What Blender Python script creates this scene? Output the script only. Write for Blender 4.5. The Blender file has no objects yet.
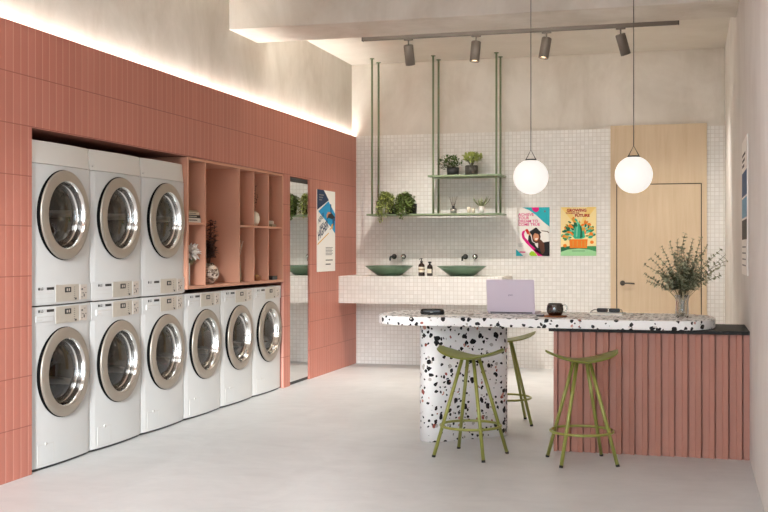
import bpy, bmesh, math, random
from mathutils import Vector, Matrix
PI = math.pi
scene = bpy.context.scene
COL = scene.collection

# ------------------------------------------------------------------ camera
H = 1.335
cam_data = bpy.data.cameras.new('camera')
cam = bpy.data.objects.new('camera', cam_data)
COL.objects.link(cam)
cam.location = (0, 0, H)
cam.rotation_euler = (PI / 2, 0, math.atan(305.0 / 1100.0))
cam_data.sensor_width = 36.0
cam_data.sensor_fit = 'HORIZONTAL'
cam_data.lens = 1100.0 / 768.0 * 36.0
cam_data.shift_y = -7.0 / 768.0
cam_data.clip_start = 0.05
scene.camera = cam

# ------------------------------------------------------------------ world, sun, exposure
world = bpy.data.worlds.new('daylight')
scene.world = world
world.use_nodes = True
bg = world.node_tree.nodes['Background']
bg.inputs['Color'].default_value = (0.76, 0.90, 1.0, 1)
bg.inputs['Strength'].default_value = 7.4

def link_light(name, data, loc, direction=None):
    o = bpy.data.objects.new(name, data)
    COL.objects.link(o)
    o.location = loc
    if direction is not None:
        o.rotation_euler = Vector(direction).to_track_quat('-Z', 'Y').to_euler()
    return o

sun = bpy.data.lights.new('sun', 'SUN')
sun.energy = 6.6
sun.angle = math.radians(7)
sun.color = (0.94, 0.98, 1.0)
link_light('sun', sun, (3, -8, 6), (-0.28, 1.0, -0.265))

# unseen fill lights, added under the front ceiling and behind the beam
for lx, ly, sx_, sy_, le, aim in ((-1.7, 1.2, 2.4, 1.2, 10, (0, 0, -1)), (-2.0, 4.4, 2.4, 1.2, 30, (0, 0, -1)), (-2.1, 9.47, 2.6, 0.10, 20, (0, 1.0, 0.35))):
    a = bpy.data.lights.new('added_fill_light', 'AREA')
    a.shape = 'RECTANGLE'; a.size = sx_; a.size_y = sy_
    a.energy = le; a.color = (0.92, 0.97, 1.0) if ly < 9 else (1.0, 0.93, 0.83)
    link_light('added_fill_light', a, (lx, ly, 3.42 if ly < 9 else 3.37), aim)

vs = scene.view_settings
vs.view_transform = 'Standard'; vs.look = 'None'; vs.gamma = 1.0
vs.use_curve_mapping = False
vs.exposure = 0.09
scene.cycles.use_denoising = True
scene.cycles.max_bounces = 10
scene.cycles.diffuse_bounces = 6
scene.cycles.sample_clamp_indirect = 6.0
scene.cycles.caustics_reflective = False
scene.cycles.caustics_refractive = False

# ------------------------------------------------------------------ node helpers
def lin(c):
    return tuple(((v / 255.0) / 12.92 if v / 255.0 <= 0.04045 else ((v / 255.0 + 0.055) / 1.055) ** 2.4) for v in c)

def rgba(c):
    return lin(c) + (1.0,)

def new_mat(name):
    m = bpy.data.materials.new(name)
    m.use_nodes = True
    nt = m.node_tree
    return m, nt, nt.nodes['Principled BSDF']

def node(nt, kind, **kw):
    n = nt.nodes.new(kind)
    for k, v in kw.items():
        setattr(n, k, v)
    return n

def mth(nt, op, a, b=None, c=None):
    n = nt.nodes.new('ShaderNodeMath'); n.operation = op
    for i, v in enumerate((a, b, c)):
        if v is None: continue
        if isinstance(v, (int, float)): n.inputs[i].default_value = v
        else: nt.links.new(v, n.inputs[i])
    return n.outputs[0]

def mixc(nt, fac, a, b, blend='MIX'):
    n = nt.nodes.new('ShaderNodeMix'); n.data_type = 'RGBA'; n.blend_type = blend
    def put(sock, v):
        if isinstance(v, tuple): sock.default_value = v if len(v) == 4 else v + (1.0,)
        elif isinstance(v, (int, float)): sock.default_value = v
        else: nt.links.new(v, sock)
    put(n.inputs[0], fac); put(n.inputs[6], a); put(n.inputs[7], b)
    return n.outputs[2]

def coords(nt, which='Object'):
    return nt.nodes.new('ShaderNodeTexCoord').outputs[which]

def world_pos(nt):
    return nt.nodes.new('ShaderNodeNewGeometry').outputs['Position']

def sepxyz(nt, v):
    n = nt.nodes.new('ShaderNodeSeparateXYZ'); nt.links.new(v, n.inputs[0])
    return n.outputs

def scaled(nt, v, s):
    n = nt.nodes.new('ShaderNodeVectorMath'); n.operation = 'MULTIPLY'
    nt.links.new(v, n.inputs[0]); n.inputs[1].default_value = s
    return n.outputs[0]

def noise(nt, v, scale, detail=4, rough=0.55, dist=0.0):
    n = nt.nodes.new('ShaderNodeTexNoise')
    n.inputs['Scale'].default_value = scale; n.inputs['Detail'].default_value = detail
    n.inputs['Roughness'].default_value = rough; n.inputs['Distortion'].default_value = dist
    nt.links.new(v, n.inputs['Vector'])
    return n.outputs['Fac']

def ramp(nt, fac, stops):
    n = nt.nodes.new('ShaderNodeValToRGB')
    cr = n.color_ramp
    while len(cr.elements) < len(stops): cr.elements.new(0.5)
    for e, (p, c) in zip(cr.elements, stops):
        e.position = p; e.color = c if len(c) == 4 else c + (1.0,)
    nt.links.new(fac, n.inputs[0])
    return n.outputs[0]

def bump(nt, b, h, strength, dist=0.01):
    n = nt.nodes.new('ShaderNodeBump')
    n.inputs['Strength'].default_value = strength; n.inputs['Distance'].default_value = dist
    nt.links.new(h, n.inputs['Height']); nt.links.new(n.outputs[0], b.inputs['Normal'])

def flat(name, c, rough=0.5, metal=0.0, spec=0.5, vary=0.0, scale=6.0, coat=0.0):
    """plain paint / plastic / metal with a light procedural variation"""
    m, nt, b = new_mat(name)
    b.inputs['Roughness'].default_value = rough
    b.inputs['Metallic'].default_value = metal
    b.inputs['Specular IOR Level'].default_value = spec
    b.inputs['Coat Weight'].default_value = coat
    base = rgba(c)
    if vary > 0:
        f = noise(nt, coords(nt), scale, 3)
        lo = tuple(v * (1 - vary) for v in base[:3]) + (1,)
        hi = tuple(min(1, v * (1 + vary)) for v in base[:3]) + (1,)
        nt.links.new(ramp(nt, f, [(0.3, lo), (0.7, hi)]), b.inputs['Base Color'])
    else:
        b.inputs['Base Color'].default_value = base
    return m

# ------------------------------------------------------------------ materials
def plaster(name, dark, light, rough=0.8):
    m, nt, b = new_mat(name)
    p = world_pos(nt)
    big = noise(nt, p, 0.9, 5, 0.6, 0.8)
    streak = noise(nt, scaled(nt, p, (1.0, 1.0, 0.45)), 2.4, 6, 0.65, 0.6)
    mixf = mth(nt, 'ADD', mth(nt, 'MULTIPLY', big, 0.55), mth(nt, 'MULTIPLY', streak, 0.45))
    nt.links.new(ramp(nt, mixf, [(0.34, rgba(dark)), (0.62, rgba(light))]), b.inputs['Base Color'])
    b.inputs['Roughness'].default_value = rough
    b.inputs['Specular IOR Level'].default_value = 0.25
    bump(nt, b, noise(nt, p, 22, 4), 0.12, 0.01)
    return m

M = {}
M['plaster'] = plaster('beige_lime_plaster', (198, 189, 176), (227, 221, 212))
M['plaster_ceiling'] = plaster('ceiling_plaster', (218, 211, 199), (230, 224, 214))
M['plaster_right'] = plaster('pale_plaster', (212, 208, 202), (228, 225, 220))

def concrete():
    m, nt, b = new_mat('polished_microcement')
    p = world_pos(nt)
    a = noise(nt, scaled(nt, p, (1.6, 0.9, 1.0)), 0.9, 6, 0.6, 1.2)
    c = noise(nt, scaled(nt, p, (1.0, 2.2, 1.0)), 3.0, 6, 0.65, 0.8)
    f = mth(nt, 'ADD', mth(nt, 'MULTIPLY', a, 0.6), mth(nt, 'MULTIPLY', c, 0.4))
    nt.links.new(ramp(nt, f, [(0.33, rgba((192, 192, 191))), (0.52, rgba((203, 203, 202))), (0.68, rgba((211, 211, 210)))]), b.inputs['Base Color'])
    b.inputs['Roughness'].default_value = 0.42
    b.inputs['Specular IOR Level'].default_value = 0.4
    bump(nt, b, noise(nt, p, 9, 5), 0.05, 0.01)
    return m
M['floor'] = concrete()

def grid_lines(nt, coord, pitch, half):
    """1 on a joint line of the given half width (metres), 0 between"""
    fr = mth(nt, 'FRACT', mth(nt, 'MULTIPLY', coord, 1.0 / pitch))
    d = mth(nt, 'MINIMUM', fr, mth(nt, 'SUBTRACT', 1.0, fr))
    return mth(nt, 'LESS_THAN', d, half / pitch)

def mosaic():
    m, nt, b = new_mat('small_white_mosaic_tile')
    P = 0.0445
    n = nt.nodes.new('ShaderNodeNewGeometry')
    s = sepxyz(nt, n.outputs['Position']); nn = sepxyz(nt, n.outputs['Normal'])
    off = mth(nt, 'ADD', s[0], 10.013)
    offy = mth(nt, 'ADD', s[1], 10.0)
    offz = mth(nt, 'ADD', s[2], 10.02)
    lx = grid_lines(nt, off, P, 0.0031); ly = grid_lines(nt, offy, P, 0.0031); lz = grid_lines(nt, offz, P, 0.0031)
    ax = mth(nt, 'ABSOLUTE', nn[0]); ay = mth(nt, 'ABSOLUTE', nn[1]); az = mth(nt, 'ABSOLUTE', nn[2])
    lx = mth(nt, 'MULTIPLY', lx, mth(nt, 'LESS_THAN', ax, 0.5))
    ly = mth(nt, 'MULTIPLY', ly, mth(nt, 'LESS_THAN', ay, 0.5))
    lz = mth(nt, 'MULTIPLY', lz, mth(nt, 'LESS_THAN', az, 0.5))
    g = mth(nt, 'MAXIMUM', lx, mth(nt, 'MAXIMUM', ly, lz))
    fl = nt.nodes.new('ShaderNodeVectorMath'); fl.operation = 'FLOOR'
    cmb = nt.nodes.new('ShaderNodeCombineXYZ')
    nt.links.new(off, cmb.inputs[0]); nt.links.new(offy, cmb.inputs[1]); nt.links.new(offz, cmb.inputs[2])
    nt.links.new(scaled(nt, cmb.outputs[0], (1 / P, 1 / P, 1 / P)), fl.inputs[0])
    wn = nt.nodes.new('ShaderNodeTexWhiteNoise'); wn.noise_dimensions = '3D'
    nt.links.new(fl.outputs[0], wn.inputs['Vector'])
    tile = mixc(nt, wn.outputs['Value'], rgba((224, 221, 215)), rgba((233, 230, 225)))
    nt.links.new(mixc(nt, g, tile, rgba((212, 206, 198))), b.inputs['Base Color'])
    nt.links.new(mth(nt, 'ADD', mth(nt, 'MULTIPLY', g, 0.4), 0.32), b.inputs['Roughness'])
    b.inputs['Specular IOR Level'].default_value = 0.4
    return m
M['mosaic'] = mosaic()

def pink_tile():
    m, nt, b = new_mat('terracotta_pink_strip_tile')
    s = sepxyz(nt, world_pos(nt))
    y = mth(nt, 'ADD', s[1], 10.0 - 0.006); z = mth(nt, 'ADD', s[2], 0.001)
    PY, PZ = 0.0743, 0.2943
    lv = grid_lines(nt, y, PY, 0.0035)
    lh = grid_lines(nt, z, PZ, 0.003)
    iy = mth(nt, 'FLOOR', mth(nt, 'MULTIPLY', y, 1 / PY)); iz = mth(nt, 'FLOOR', mth(nt, 'MULTIPLY', z, 1 / PZ))
    cmb = nt.nodes.new('ShaderNodeCombineXYZ')
    nt.links.new(iy, cmb.inputs[0]); nt.links.new(iz, cmb.inputs[1])
    wn = nt.nodes.new('ShaderNodeTexWhiteNoise'); wn.noise_dimensions = '2D'
    nt.links.new(cmb.outputs[0], wn.inputs['Vector'])
    tile = mixc(nt, wn.outputs['Value'], rgba((181, 111, 94)), rgba((188, 118, 101)))
    ver = mixc(nt, lv, tile, rgba((202, 144, 128)))  # bevel highlights painted in as lighter vertical joint lines
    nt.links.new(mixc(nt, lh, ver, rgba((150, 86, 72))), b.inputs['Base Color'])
    b.inputs['Roughness'].default_value = 0.45
    b.inputs['Specular IOR Level'].default_value = 0.45
    fr = mth(nt, 'FRACT', mth(nt, 'MULTIPLY', y, 1 / PY))
    curve = mth(nt, 'MULTIPLY', mth(nt, 'SUBTRACT', 1.0, fr), fr)
    bump(nt, b, curve, 0.25, 0.02)
    return m
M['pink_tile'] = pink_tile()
M['salmon'] = flat('salmon_lacquer', (200, 144, 118), 0.5, spec=0.4, vary=0.03, scale=3)
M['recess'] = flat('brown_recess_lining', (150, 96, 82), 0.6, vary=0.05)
M['panel_pink'] = flat('dusty_pink_panel', (176, 123, 106), 0.5, spec=0.4, vary=0.03, scale=4)

def wood(name, a, bcol, sx=1.0, rough=0.5):
    m, nt, b = new_mat(name)
    p = world_pos(nt)
    g = noise(nt, scaled(nt, p, (14 * sx, 14, 0.9)), 1.6, 6, 0.6, 0.5)
    c = noise(nt, p, 1.1, 3)
    f = mth(nt, 'ADD', mth(nt, 'MULTIPLY', g, 0.6), mth(nt, 'MULTIPLY', c, 0.4))
    nt.links.new(ramp(nt, f, [(0.35, rgba(a)), (0.65, rgba(bcol))]), b.inputs['Base Color'])
    b.inputs['Roughness'].default_value = rough
    b.inputs['Specular IOR Level'].default_value = 0.3
    return m
M['birch'] = wood('pale_birch_veneer', (206, 182, 150), (218, 197, 168))
M['walnut'] = wood('walnut_coaster', (120, 72, 42), (150, 95, 60), rough=0.4)

def terrazzo():
    m, nt, b = new_mat('white_terrazzo_with_dark_chips')
    p = world_pos(nt)
    nz = nt.nodes.new('ShaderNodeTexNoise'); nz.inputs['Scale'].default_value = 26; nz.inputs['Detail'].default_value = 1.5
    nt.links.new(p, nz.inputs['Vector'])
    vadd = nt.nodes.new('ShaderNodeVectorMath'); vadd.operation = 'MULTIPLY_ADD'
    nt.links.new(nz.outputs['Color'], vadd.inputs[0]); vadd.inputs[1].default_value = (0.030, 0.030, 0.030)
    nt.links.new(p, vadd.inputs[2])
    q = vadd.outputs[0]
    col = rgba((236, 233, 228))
    out = mixc(nt, noise(nt, p, 60, 2), rgba((250, 249, 247)), rgba((243, 241, 238)))
    for scale, keep, r0, r1, seed in ((22.0, 0.64, 0.20, 0.45, 0.0), (36.0, 0.50, 0.18, 0.44, 3.7)):
        v = nt.nodes.new('ShaderNodeTexVoronoi'); v.feature = 'F1'; v.inputs['Scale'].default_value = scale
        v.inputs['Randomness'].default_value = 0.85
        off = nt.nodes.new('ShaderNodeVectorMath'); off.operation = 'ADD'
        nt.links.new(q, off.inputs[0]); off.inputs[1].default_value = (seed, seed * 1.3, seed * 0.7)
        nt.links.new(off.outputs[0], v.inputs['Vector'])
        cs = nt.nodes.new('ShaderNodeSeparateColor'); nt.links.new(v.outputs['Color'], cs.inputs[0])
        rad = mth(nt, 'ADD', mth(nt, 'MULTIPLY', cs.outputs[1], r1 - r0), r0)
        chip = mth(nt, 'LESS_THAN', v.outputs['Distance'], rad)
        chip = mth(nt, 'MULTIPLY', chip, mth(nt, 'LESS_THAN', cs.outputs[0], keep))
        cc = ramp(nt, cs.outputs[2], [(0.0, rgba((24, 23, 24))), (0.82, rgba((24, 23, 24))), (0.825, rgba((206, 152, 136))),
                                      (0.88, rgba((206, 152, 136))), (0.885, rgba((196, 190, 182))), (0.965, rgba((160, 84, 70)))])
        cc.node.color_ramp.interpolation = 'CONSTANT'
        out = mixc(nt, chip, out, cc)
    nt.links.new(out, b.inputs['Base Color'])
    b.inputs['Roughness'].default_value = 0.5
    b.inputs['Specular IOR Level'].default_value = 0.22
    return m
M['terrazzo'] = terrazzo()

def granite():
    m, nt, b = new_mat('black_granite')
    p = world_pos(nt)
    f = noise(nt, p, 90, 3, 0.7)
    nt.links.new(ramp(nt, f, [(0.45, rgba((26, 24, 22))), (0.62, rgba((44, 41, 38))), (0.74, rgba((96, 92, 86)))]), b.inputs['Base Color'])
    b.inputs['Roughness'].default_value = 0.5
    b.inputs['Specular IOR Level'].default_value = 0.22
    return m
M['granite'] = granite()

M['enamel'] = flat('white_machine_enamel', (202, 201, 199), 0.32, spec=0.45)
M['enamel_grey'] = flat('light_grey_machine_enamel', (212, 207, 200), 0.35, spec=0.45)
M['enamel_line'] = flat('grey_seam_plastic', (196, 193, 188), 0.5)
M['ctrl_metal'] = flat('champagne_control_metal', (196, 188, 176), 0.38, metal=0.35, vary=0.04, scale=20)
M['coin_metal'] = flat('pale_champagne_metal', (206, 196, 186), 0.4, metal=0.2)
M['black_plastic'] = flat('black_plastic', (22, 21, 21), 0.4)
M['dark_grey'] = flat('dark_grey_plastic', (62, 59, 57), 0.45)
M['gap_shade'] = flat('black_gap_shade', (8, 8, 8), 0.9, spec=0.1)
M['ring_metal'] = flat('champagne_door_metal', (166, 156, 144), 0.36, metal=0.6, vary=0.03, scale=8)
M['chrome'] = flat('polished_chrome', (222, 220, 216), 0.13, metal=1.0)
M['steel'] = flat('drum_steel', (124, 116, 106), 0.25, metal=0.9, vary=0.1, scale=14)
M['paddle'] = flat('light_drum_paddle', (196, 192, 186), 0.4, metal=0.3)
M['bronze'] = flat('taupe_grey_metal', (96, 88, 81), 0.5, metal=0.2)
M['lens'] = flat('spot_reflector', (230, 215, 190), 0.2, metal=0.8)
M['green_metal'] = flat('sage_green_metal', (116, 130, 98), 0.4, spec=0.5)
M['basin'] = flat('dark_green_ceramic', (104, 132, 108), 0.3, spec=0.5, vary=0.04, scale=12)
M['olive'] = flat('olive_green_metal', (148, 150, 72), 0.3, spec=0.6, metal=0.15)
M['olive_seat'] = flat('olive_green_moulded_seat', (122, 128, 54), 0.35, spec=0.5)
M['lilac'] = flat('lilac_laptop_shell', (212, 200, 212), 0.38, spec=0.5, metal=0.1)
M['lilac_text'] = flat('lilac_grey_print', (150, 136, 160), 0.4)
M['silver'] = flat('silver_keyboard_deck', (190, 186, 190), 0.4, metal=0.3)
M['amber'] = flat('dark_amber_glass', (42, 22, 14), 0.15, spec=0.6, coat=0.4)
M['label'] = flat('cream_paper_label', (222, 214, 196), 0.7)
M['label_dark'] = flat('dark_label_band', (52, 44, 36), 0.6)
M['white'] = flat('matt_white', (232, 230, 226), 0.5)
M['cream'] = flat('cream_ceramic', (216, 204, 184), 0.6, vary=0.05, scale=30)
M['pot_black'] = flat('matt_black_pot', (28, 27, 26), 0.6)
M['pot_rib'] = flat('dark_ribbed_pot', (58, 54, 46), 0.5, vary=0.1, scale=30)
M['soil'] = flat('potting_soil', (48, 36, 26), 0.9, vary=0.3, scale=60)
M['stem'] = flat('plant_stem', (92, 88, 58), 0.6)
M['stem_brown'] = flat('brown_stem', (88, 58, 42), 0.7)
M['gold'] = flat('brass_accent', (190, 150, 96), 0.3, metal=0.9)
M['book_cream'] = flat('cream_book_cover', (206, 192, 168), 0.6)
M['book_black'] = flat('black_book_cover', (26, 24, 24), 0.5)
M['book_white'] = flat('off_white_book_cover', (224, 218, 206), 0.6)
M['book_tan'] = flat('tan_book_cover', (150, 132, 104), 0.6)
M['pages'] = flat('book_pages', (232, 226, 212), 0.8)
M['led_case'] = flat('aluminium_profile', (180, 178, 174), 0.4, metal=0.7)
M['paving'] = flat('pale_pavement', (150, 147, 142), 0.8, vary=0.06, scale=2)
M['mirror'] = flat('mirror_silver', (226, 228, 226), 0.02, metal=1.0)

def leafmat(name, a, bcol, rough=0.5):
    m, nt, b = new_mat(name)
    f = noise(nt, coords(nt), 40, 2)
    nt.links.new(ramp(nt, f, [(0.35, rgba(a)), (0.65, rgba(bcol))]), b.inputs['Base Color'])
    b.inputs['Roughness'].default_value = rough
    b.inputs['Subsurface Weight'].default_value = 0.0
    return m
M['leaf_light'] = leafmat('bright_green_leaf', (136, 150, 72), (176, 186, 104))
M['leaf_mid'] = leafmat('mid_green_leaf', (78, 98, 44), (114, 134, 62))
M['leaf_dark'] = leafmat('dark_green_leaf', (48, 68, 30), (82, 106, 46))
M['leaf_euc'] = leafmat('grey_green_eucalyptus_leaf', (108, 110, 80), (184, 182, 152))
M['leaf_brown'] = leafmat('dried_maroon_leaf', (58, 34, 28), (92, 56, 44))
M['petal'] = leafmat('dried_white_petal', (226, 214, 202), (242, 234, 226), 0.7)
M['air_plant'] = leafmat('grey_green_air_plant', (110, 116, 84), (146, 148, 112))

def emit(name, c, s):
    m, nt, b = new_mat(name)
    b.inputs['Base Color'].default_value = rgba(c)
    b.inputs['Emission Color'].default_value = rgba(c)
    b.inputs['Emission Strength'].default_value = s
    b.inputs['Roughness'].default_value = 0.3
    return m
M['globe'] = emit('glowing_opal_glass', (255, 250, 242), 0.77)
M['globe'].node_tree.nodes['Principled BSDF'].inputs['Base Color'].default_value = (0.35, 0.35, 0.35, 1)
M['led'] = emit('led_tape', (255, 251, 245), 68.0)
M['spot_emit'] = emit('spot_lamp_face', (255, 226, 186), 3.0)

def glass(name, tint, amount=0.75, rough=0.02):
    """thin clear glass: mostly see-through, with a fresnel reflection"""
    m = bpy.data.materials.new(name); m.use_nodes = True
    nt = m.node_tree; nt.nodes.clear()
    out = nt.nodes.new('ShaderNodeOutputMaterial')
    tr = nt.nodes.new('ShaderNodeBsdfTransparent'); tr.inputs[0].default_value = lin(tint) + (1,)
    gl = nt.nodes.new('ShaderNodeBsdfGlossy'); gl.inputs['Roughness'].default_value = rough
    fr = nt.nodes.new('ShaderNodeFresnel'); fr.inputs[0].default_value = 1.5
    f = mth(nt, 'MINIMUM', mth(nt, 'ADD', fr.outputs[0], 1.0 - amount), 1.0)
    mx = nt.nodes.new('ShaderNodeMixShader')
    nt.links.new(f, mx.inputs[0]); nt.links.new(tr.outputs[0], mx.inputs[1]); nt.links.new(gl.outputs[0], mx.inputs[2])
    nt.links.new(mx.outputs[0], out.inputs['Surface'])
    return m
M['door_glass'] = glass('smoked_door_glass', (176, 164, 150), 0.95)
M['clear_glass'] = glass('clear_glass', (238, 240, 238), 0.9)
M['smoke_glass'] = glass('smoked_mug_glass', (150, 140, 110), 0.9)
M['coffee'] = flat('black_coffee', (14, 9, 6), 0.15)

# ------------------------------------------------------------------ geometry helpers
class MB:
    """collects shapes, builds them as one mesh object"""
    def __init__(s):
        s.v = []; s.f = []; s.mi = []; s.sm = []
    def add(s, verts, faces, mi=0, smooth=False):
        o = len(s.v); s.v += [tuple(p) for p in verts]
        for f in faces:
            s.f.append(tuple(o + i for i in f)); s.mi.append(mi); s.sm.append(smooth)
        return s
    def box(s, x0, x1, y0, y1, z0, z1, mi=0):
        if x0 > x1: x0, x1 = x1, x0
        if y0 > y1: y0, y1 = y1, y0
        if z0 > z1: z0, z1 = z1, z0
        v = [(x0, y0, z0), (x1, y0, z0), (x1, y1, z0), (x0, y1, z0), (x0, y0, z1), (x1, y0, z1), (x1, y1, z1), (x0, y1, z1)]
        return s.add(v, [(0, 3, 2, 1), (4, 5, 6, 7), (0, 1, 5, 4), (1, 2, 6, 5), (2, 3, 7, 6), (3, 0, 4, 7)], mi)
    def prism(s, pts, z0, z1, mi=0, smooth=False):
        n = len(pts)
        v = [(p[0], p[1], z0) for p in pts] + [(p[0], p[1], z1) for p in pts]
        s.add(v, [tuple(range(n - 1, -1, -1)), tuple(range(n, 2 * n))], mi)
        o = len(s.v)
        s.add(v, [(i, (i + 1) % n, n + (i + 1) % n, n + i) for i in range(n)], mi, smooth)
        return s
    def lathe(s, prof, c=(0, 0, 0), axis='z', n=32, mi=0, smooth=True, sx=1.0):
        """prof: (radius, height) list; axis z, x or y"""
        v = []; rings = []
        for r, h in prof:
            if r < 1e-6:
                rings.append([len(v)]); v.append((0, 0, h))
            else:
                rings.append(list(range(len(v), len(v) + n)))
                v += [(r * math.cos(2 * PI * i / n) * sx, r * math.sin(2 * PI * i / n), h) for i in range(n)]
        f = []
        for a, b in zip(rings, rings[1:]):
            if len(a) == 1 and len(b) == 1: continue
            if len(a) == 1: f += [(a[0], b[i], b[(i + 1) % n]) for i in range(n)]
            elif len(b) == 1: f += [(a[i], a[(i + 1) % n], b[0]) for i in range(n)]
            else: f += [(a[i], a[(i + 1) % n], b[(i + 1) % n], b[i]) for i in range(n)]
        if axis == 'x': v = [(p[2], p[0], p[1]) for p in v]
        elif axis == 'y': v = [(p[1], p[2], p[0]) for p in v]
        v = [(p[0] + c[0], p[1] + c[1], p[2] + c[2]) for p in v]
        return s.add(v, f, mi, smooth)
    def tube(s, pts, r, n=8, mi=0, closed=False, caps=True):
        pts = [Vector(p) for p in pts]
        rr = r if isinstance(r, (list, tuple)) else [r] * len(pts)
        v = []; N = len(pts); up = None
        for i, p in enumerate(pts):
            if closed: t = pts[(i + 1) % N] - pts[(i - 1) % N]
            else: t = pts[min(i + 1, N - 1)] - pts[max(i - 1, 0)]
            t.normalize()
            if up is None: up = Vector((0, 0, 1)) if abs(t.z) < 0.9 else Vector((1, 0, 0))
            a = t.cross(up)
            if a.length < 1e-4: a = t.cross(Vector((0, 1, 0)))
            a.normalize(); b = a.cross(t).normalized(); up = b
            for k in range(n):
                an = 2 * PI * k / n
                v.append(p + a * math.cos(an) * rr[i] + b * math.sin(an) * rr[i])
        f = []
        for i in range(N if closed else N - 1):
            j = (i + 1) % N
            f += [(i * n + k, i * n + (k + 1) % n, j * n + (k + 1) % n, j * n + k) for k in range(n)]
        s.add(v, f, mi, True)
        if not closed and caps:
            s.add(v[:n], [tuple(range(n))], mi); s.add(v[-n:], [tuple(range(n))], mi)
        return s
    def leaf(s, base, d, nrm, L, W, mi=0, bend=0.15):
        d = Vector(d).normalized(); nrm = Vector(nrm)
        a = d.cross(nrm)
        if a.length < 1e-4: a = d.cross(Vector((1, 0.2, 0.1)))
        a.normalize(); n = a.cross(d).normalized(); b = Vector(base)
        m1 = b + d * L * 0.35 + n * L * bend * 0.6; m2 = b + d * L * 0.72 + n * L * bend * 0.5; t = b + d * L - n * L * bend * 0.3
        v = [b, m1 + a * W * 0.48 + n * W * .12, m1, m1 - a * W * 0.48 + n * W * .12, m2 + a * W * 0.38 + n * W * .1, m2, m2 - a * W * 0.38 + n * W * .1, t]
        s.add(v, [(0, 2, 1), (0, 3, 2), (1, 2, 5, 4), (2, 3, 6, 5), (4, 5, 7), (5, 6, 7)], mi, True)
        return s
    def build(s, name, mats, parent=None, loc=None, bevel=0.0, seg=2, recalc=True):
        me = bpy.data.meshes.new(name)
        me.from_pydata([tuple(p) for p in s.v], [], s.f)
        if not isinstance(mats, (list, tuple)): mats = [mats]
        for m in mats: me.materials.append(m)
        for p, mi, sm in zip(me.polygons, s.mi, s.sm):
            p.material_index = mi; p.use_smooth = sm
        if recalc:
            bm = bmesh.new(); bm.from_mesh(me)
            bmesh.ops.remove_doubles(bm, verts=bm.verts, dist=1e-6)
            bmesh.ops.recalc_face_normals(bm, faces=bm.faces)
            bm.to_mesh(me); bm.free()
        me.update()
        o = bpy.data.objects.new(name, me); COL.objects.link(o)
        if parent is not None: o.parent = parent
        if loc is not None: o.location = loc
        if bevel > 0:
            md = o.modifiers.new('edge', 'BEVEL'); md.width = bevel; md.segments = seg; md.limit_method = 'ANGLE'; md.angle_limit = math.radians(50)
        return o

def tag(o, label=None, cat=None, group=None, kind=None):
    if label: o['label'] = label
    if cat: o['category'] = cat
    if group: o['group'] = group
    if kind: o['kind'] = kind
    return o

def thing(name, loc, label, cat, group=None, rz=0.0):
    o = bpy.data.objects.new(name, None); COL.objects.link(o)
    o.empty_display_size = 0.1
    o.location = loc; o.rotation_euler = (0, 0, rz)
    return tag(o, label, cat, group)

def children(o):
    return [c for c in COL.objects if c.parent == o]

def copy_tree(o, parent=None):
    c = o.copy(); COL.objects.link(c)
    if parent is not None: c.parent = parent
    for ch in children(o): copy_tree(ch, c)
    return c

def structure(o):
    o['kind'] = 'structure'; return o

def rounded_rect(x0, x1, y0, y1, r, n=6):
    pts = []
    for cx, cy, a0 in ((x1 - r, y1 - r, 0), (x0 + r, y1 - r, 90), (x0 + r, y0 + r, 180), (x1 - r, y0 + r, 270)):
        for k in range(n + 1):
            a = math.radians(a0 + 90.0 * k / n)
            pts.append((cx + r * math.cos(a), cy + r * math.sin(a)))
    return pts

def text_mesh(body, size, bold=0.0, align='LEFT', width=None, spacing=1.0, shear=0.0):
    cu = bpy.data.curves.new('lettering', 'FONT')
    cu.body = body; cu.size = size; cu.offset = bold; cu.align_x = align
    cu.space_line = spacing; cu.shear = shear; cu.resolution_u = 3
    o = bpy.data.objects.new('lettering_tmp', cu); COL.objects.link(o)
    bpy.context.view_layer.update()
    dg = bpy.context.evaluated_depsgraph_get()
    me = bpy.data.meshes.new_from_object(o.evaluated_get(dg))
    verts = [tuple(v.co) for v in me.vertices]; faces = [tuple(p.vertices) for p in me.polygons]
    bpy.data.objects.remove(o); bpy.data.curves.remove(cu); bpy.data.meshes.remove(me)
    if width and verts:
        xs = [v[0] for v in verts]; k = width / (max(xs) - min(xs))
        verts = [(v[0] * k, v[1], v[2]) for v in verts]
    return verts, faces

def plane_map(kind):
    """maps (a, b, off) -> local xyz for a sheet facing +X ('px'), -Y ('ny') or -X ('nx')"""
    if kind == 'px': return lambda a, b, t: (t, a, b)
    if kind == 'ny': return lambda a, b, t: (a, -t, b)
    return lambda a, b, t: (-t, -a, b)

def put_flat(mb, fn, pts, t, mi=0):
    mb.add([fn(p[0], p[1], t) for p in pts], [tuple(range(len(pts)))], mi)

def put_text(mb, fn, body, size, a, b, t, mi=0, bold=0.0, align='LEFT', width=None, rot=0.0, spacing=1.0, shear=0.0):
    v, f = text_mesh(body, size, bold, align, width, spacing, shear)
    c, s_ = math.cos(rot), math.sin(rot)
    mb.add([fn(a + p[0] * c - p[1] * s_, b + p[0] * s_ + p[1] * c, t) for p in v], f, mi)

def circle_pts(cx, cy, r, n=20, ry=None):
    ry = r if ry is None else ry
    return [(cx + r * math.cos(2 * PI * k / n), cy + ry * math.sin(2 * PI * k / n)) for k in range(n)]

# ================================================================== THE ROOM
WL, WR, YB, YF, ZC = -3.75, 0.37, 12.33, -0.95, 3.49
UP = -3.81                                     # upper left wall plane, behind the light cove

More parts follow.
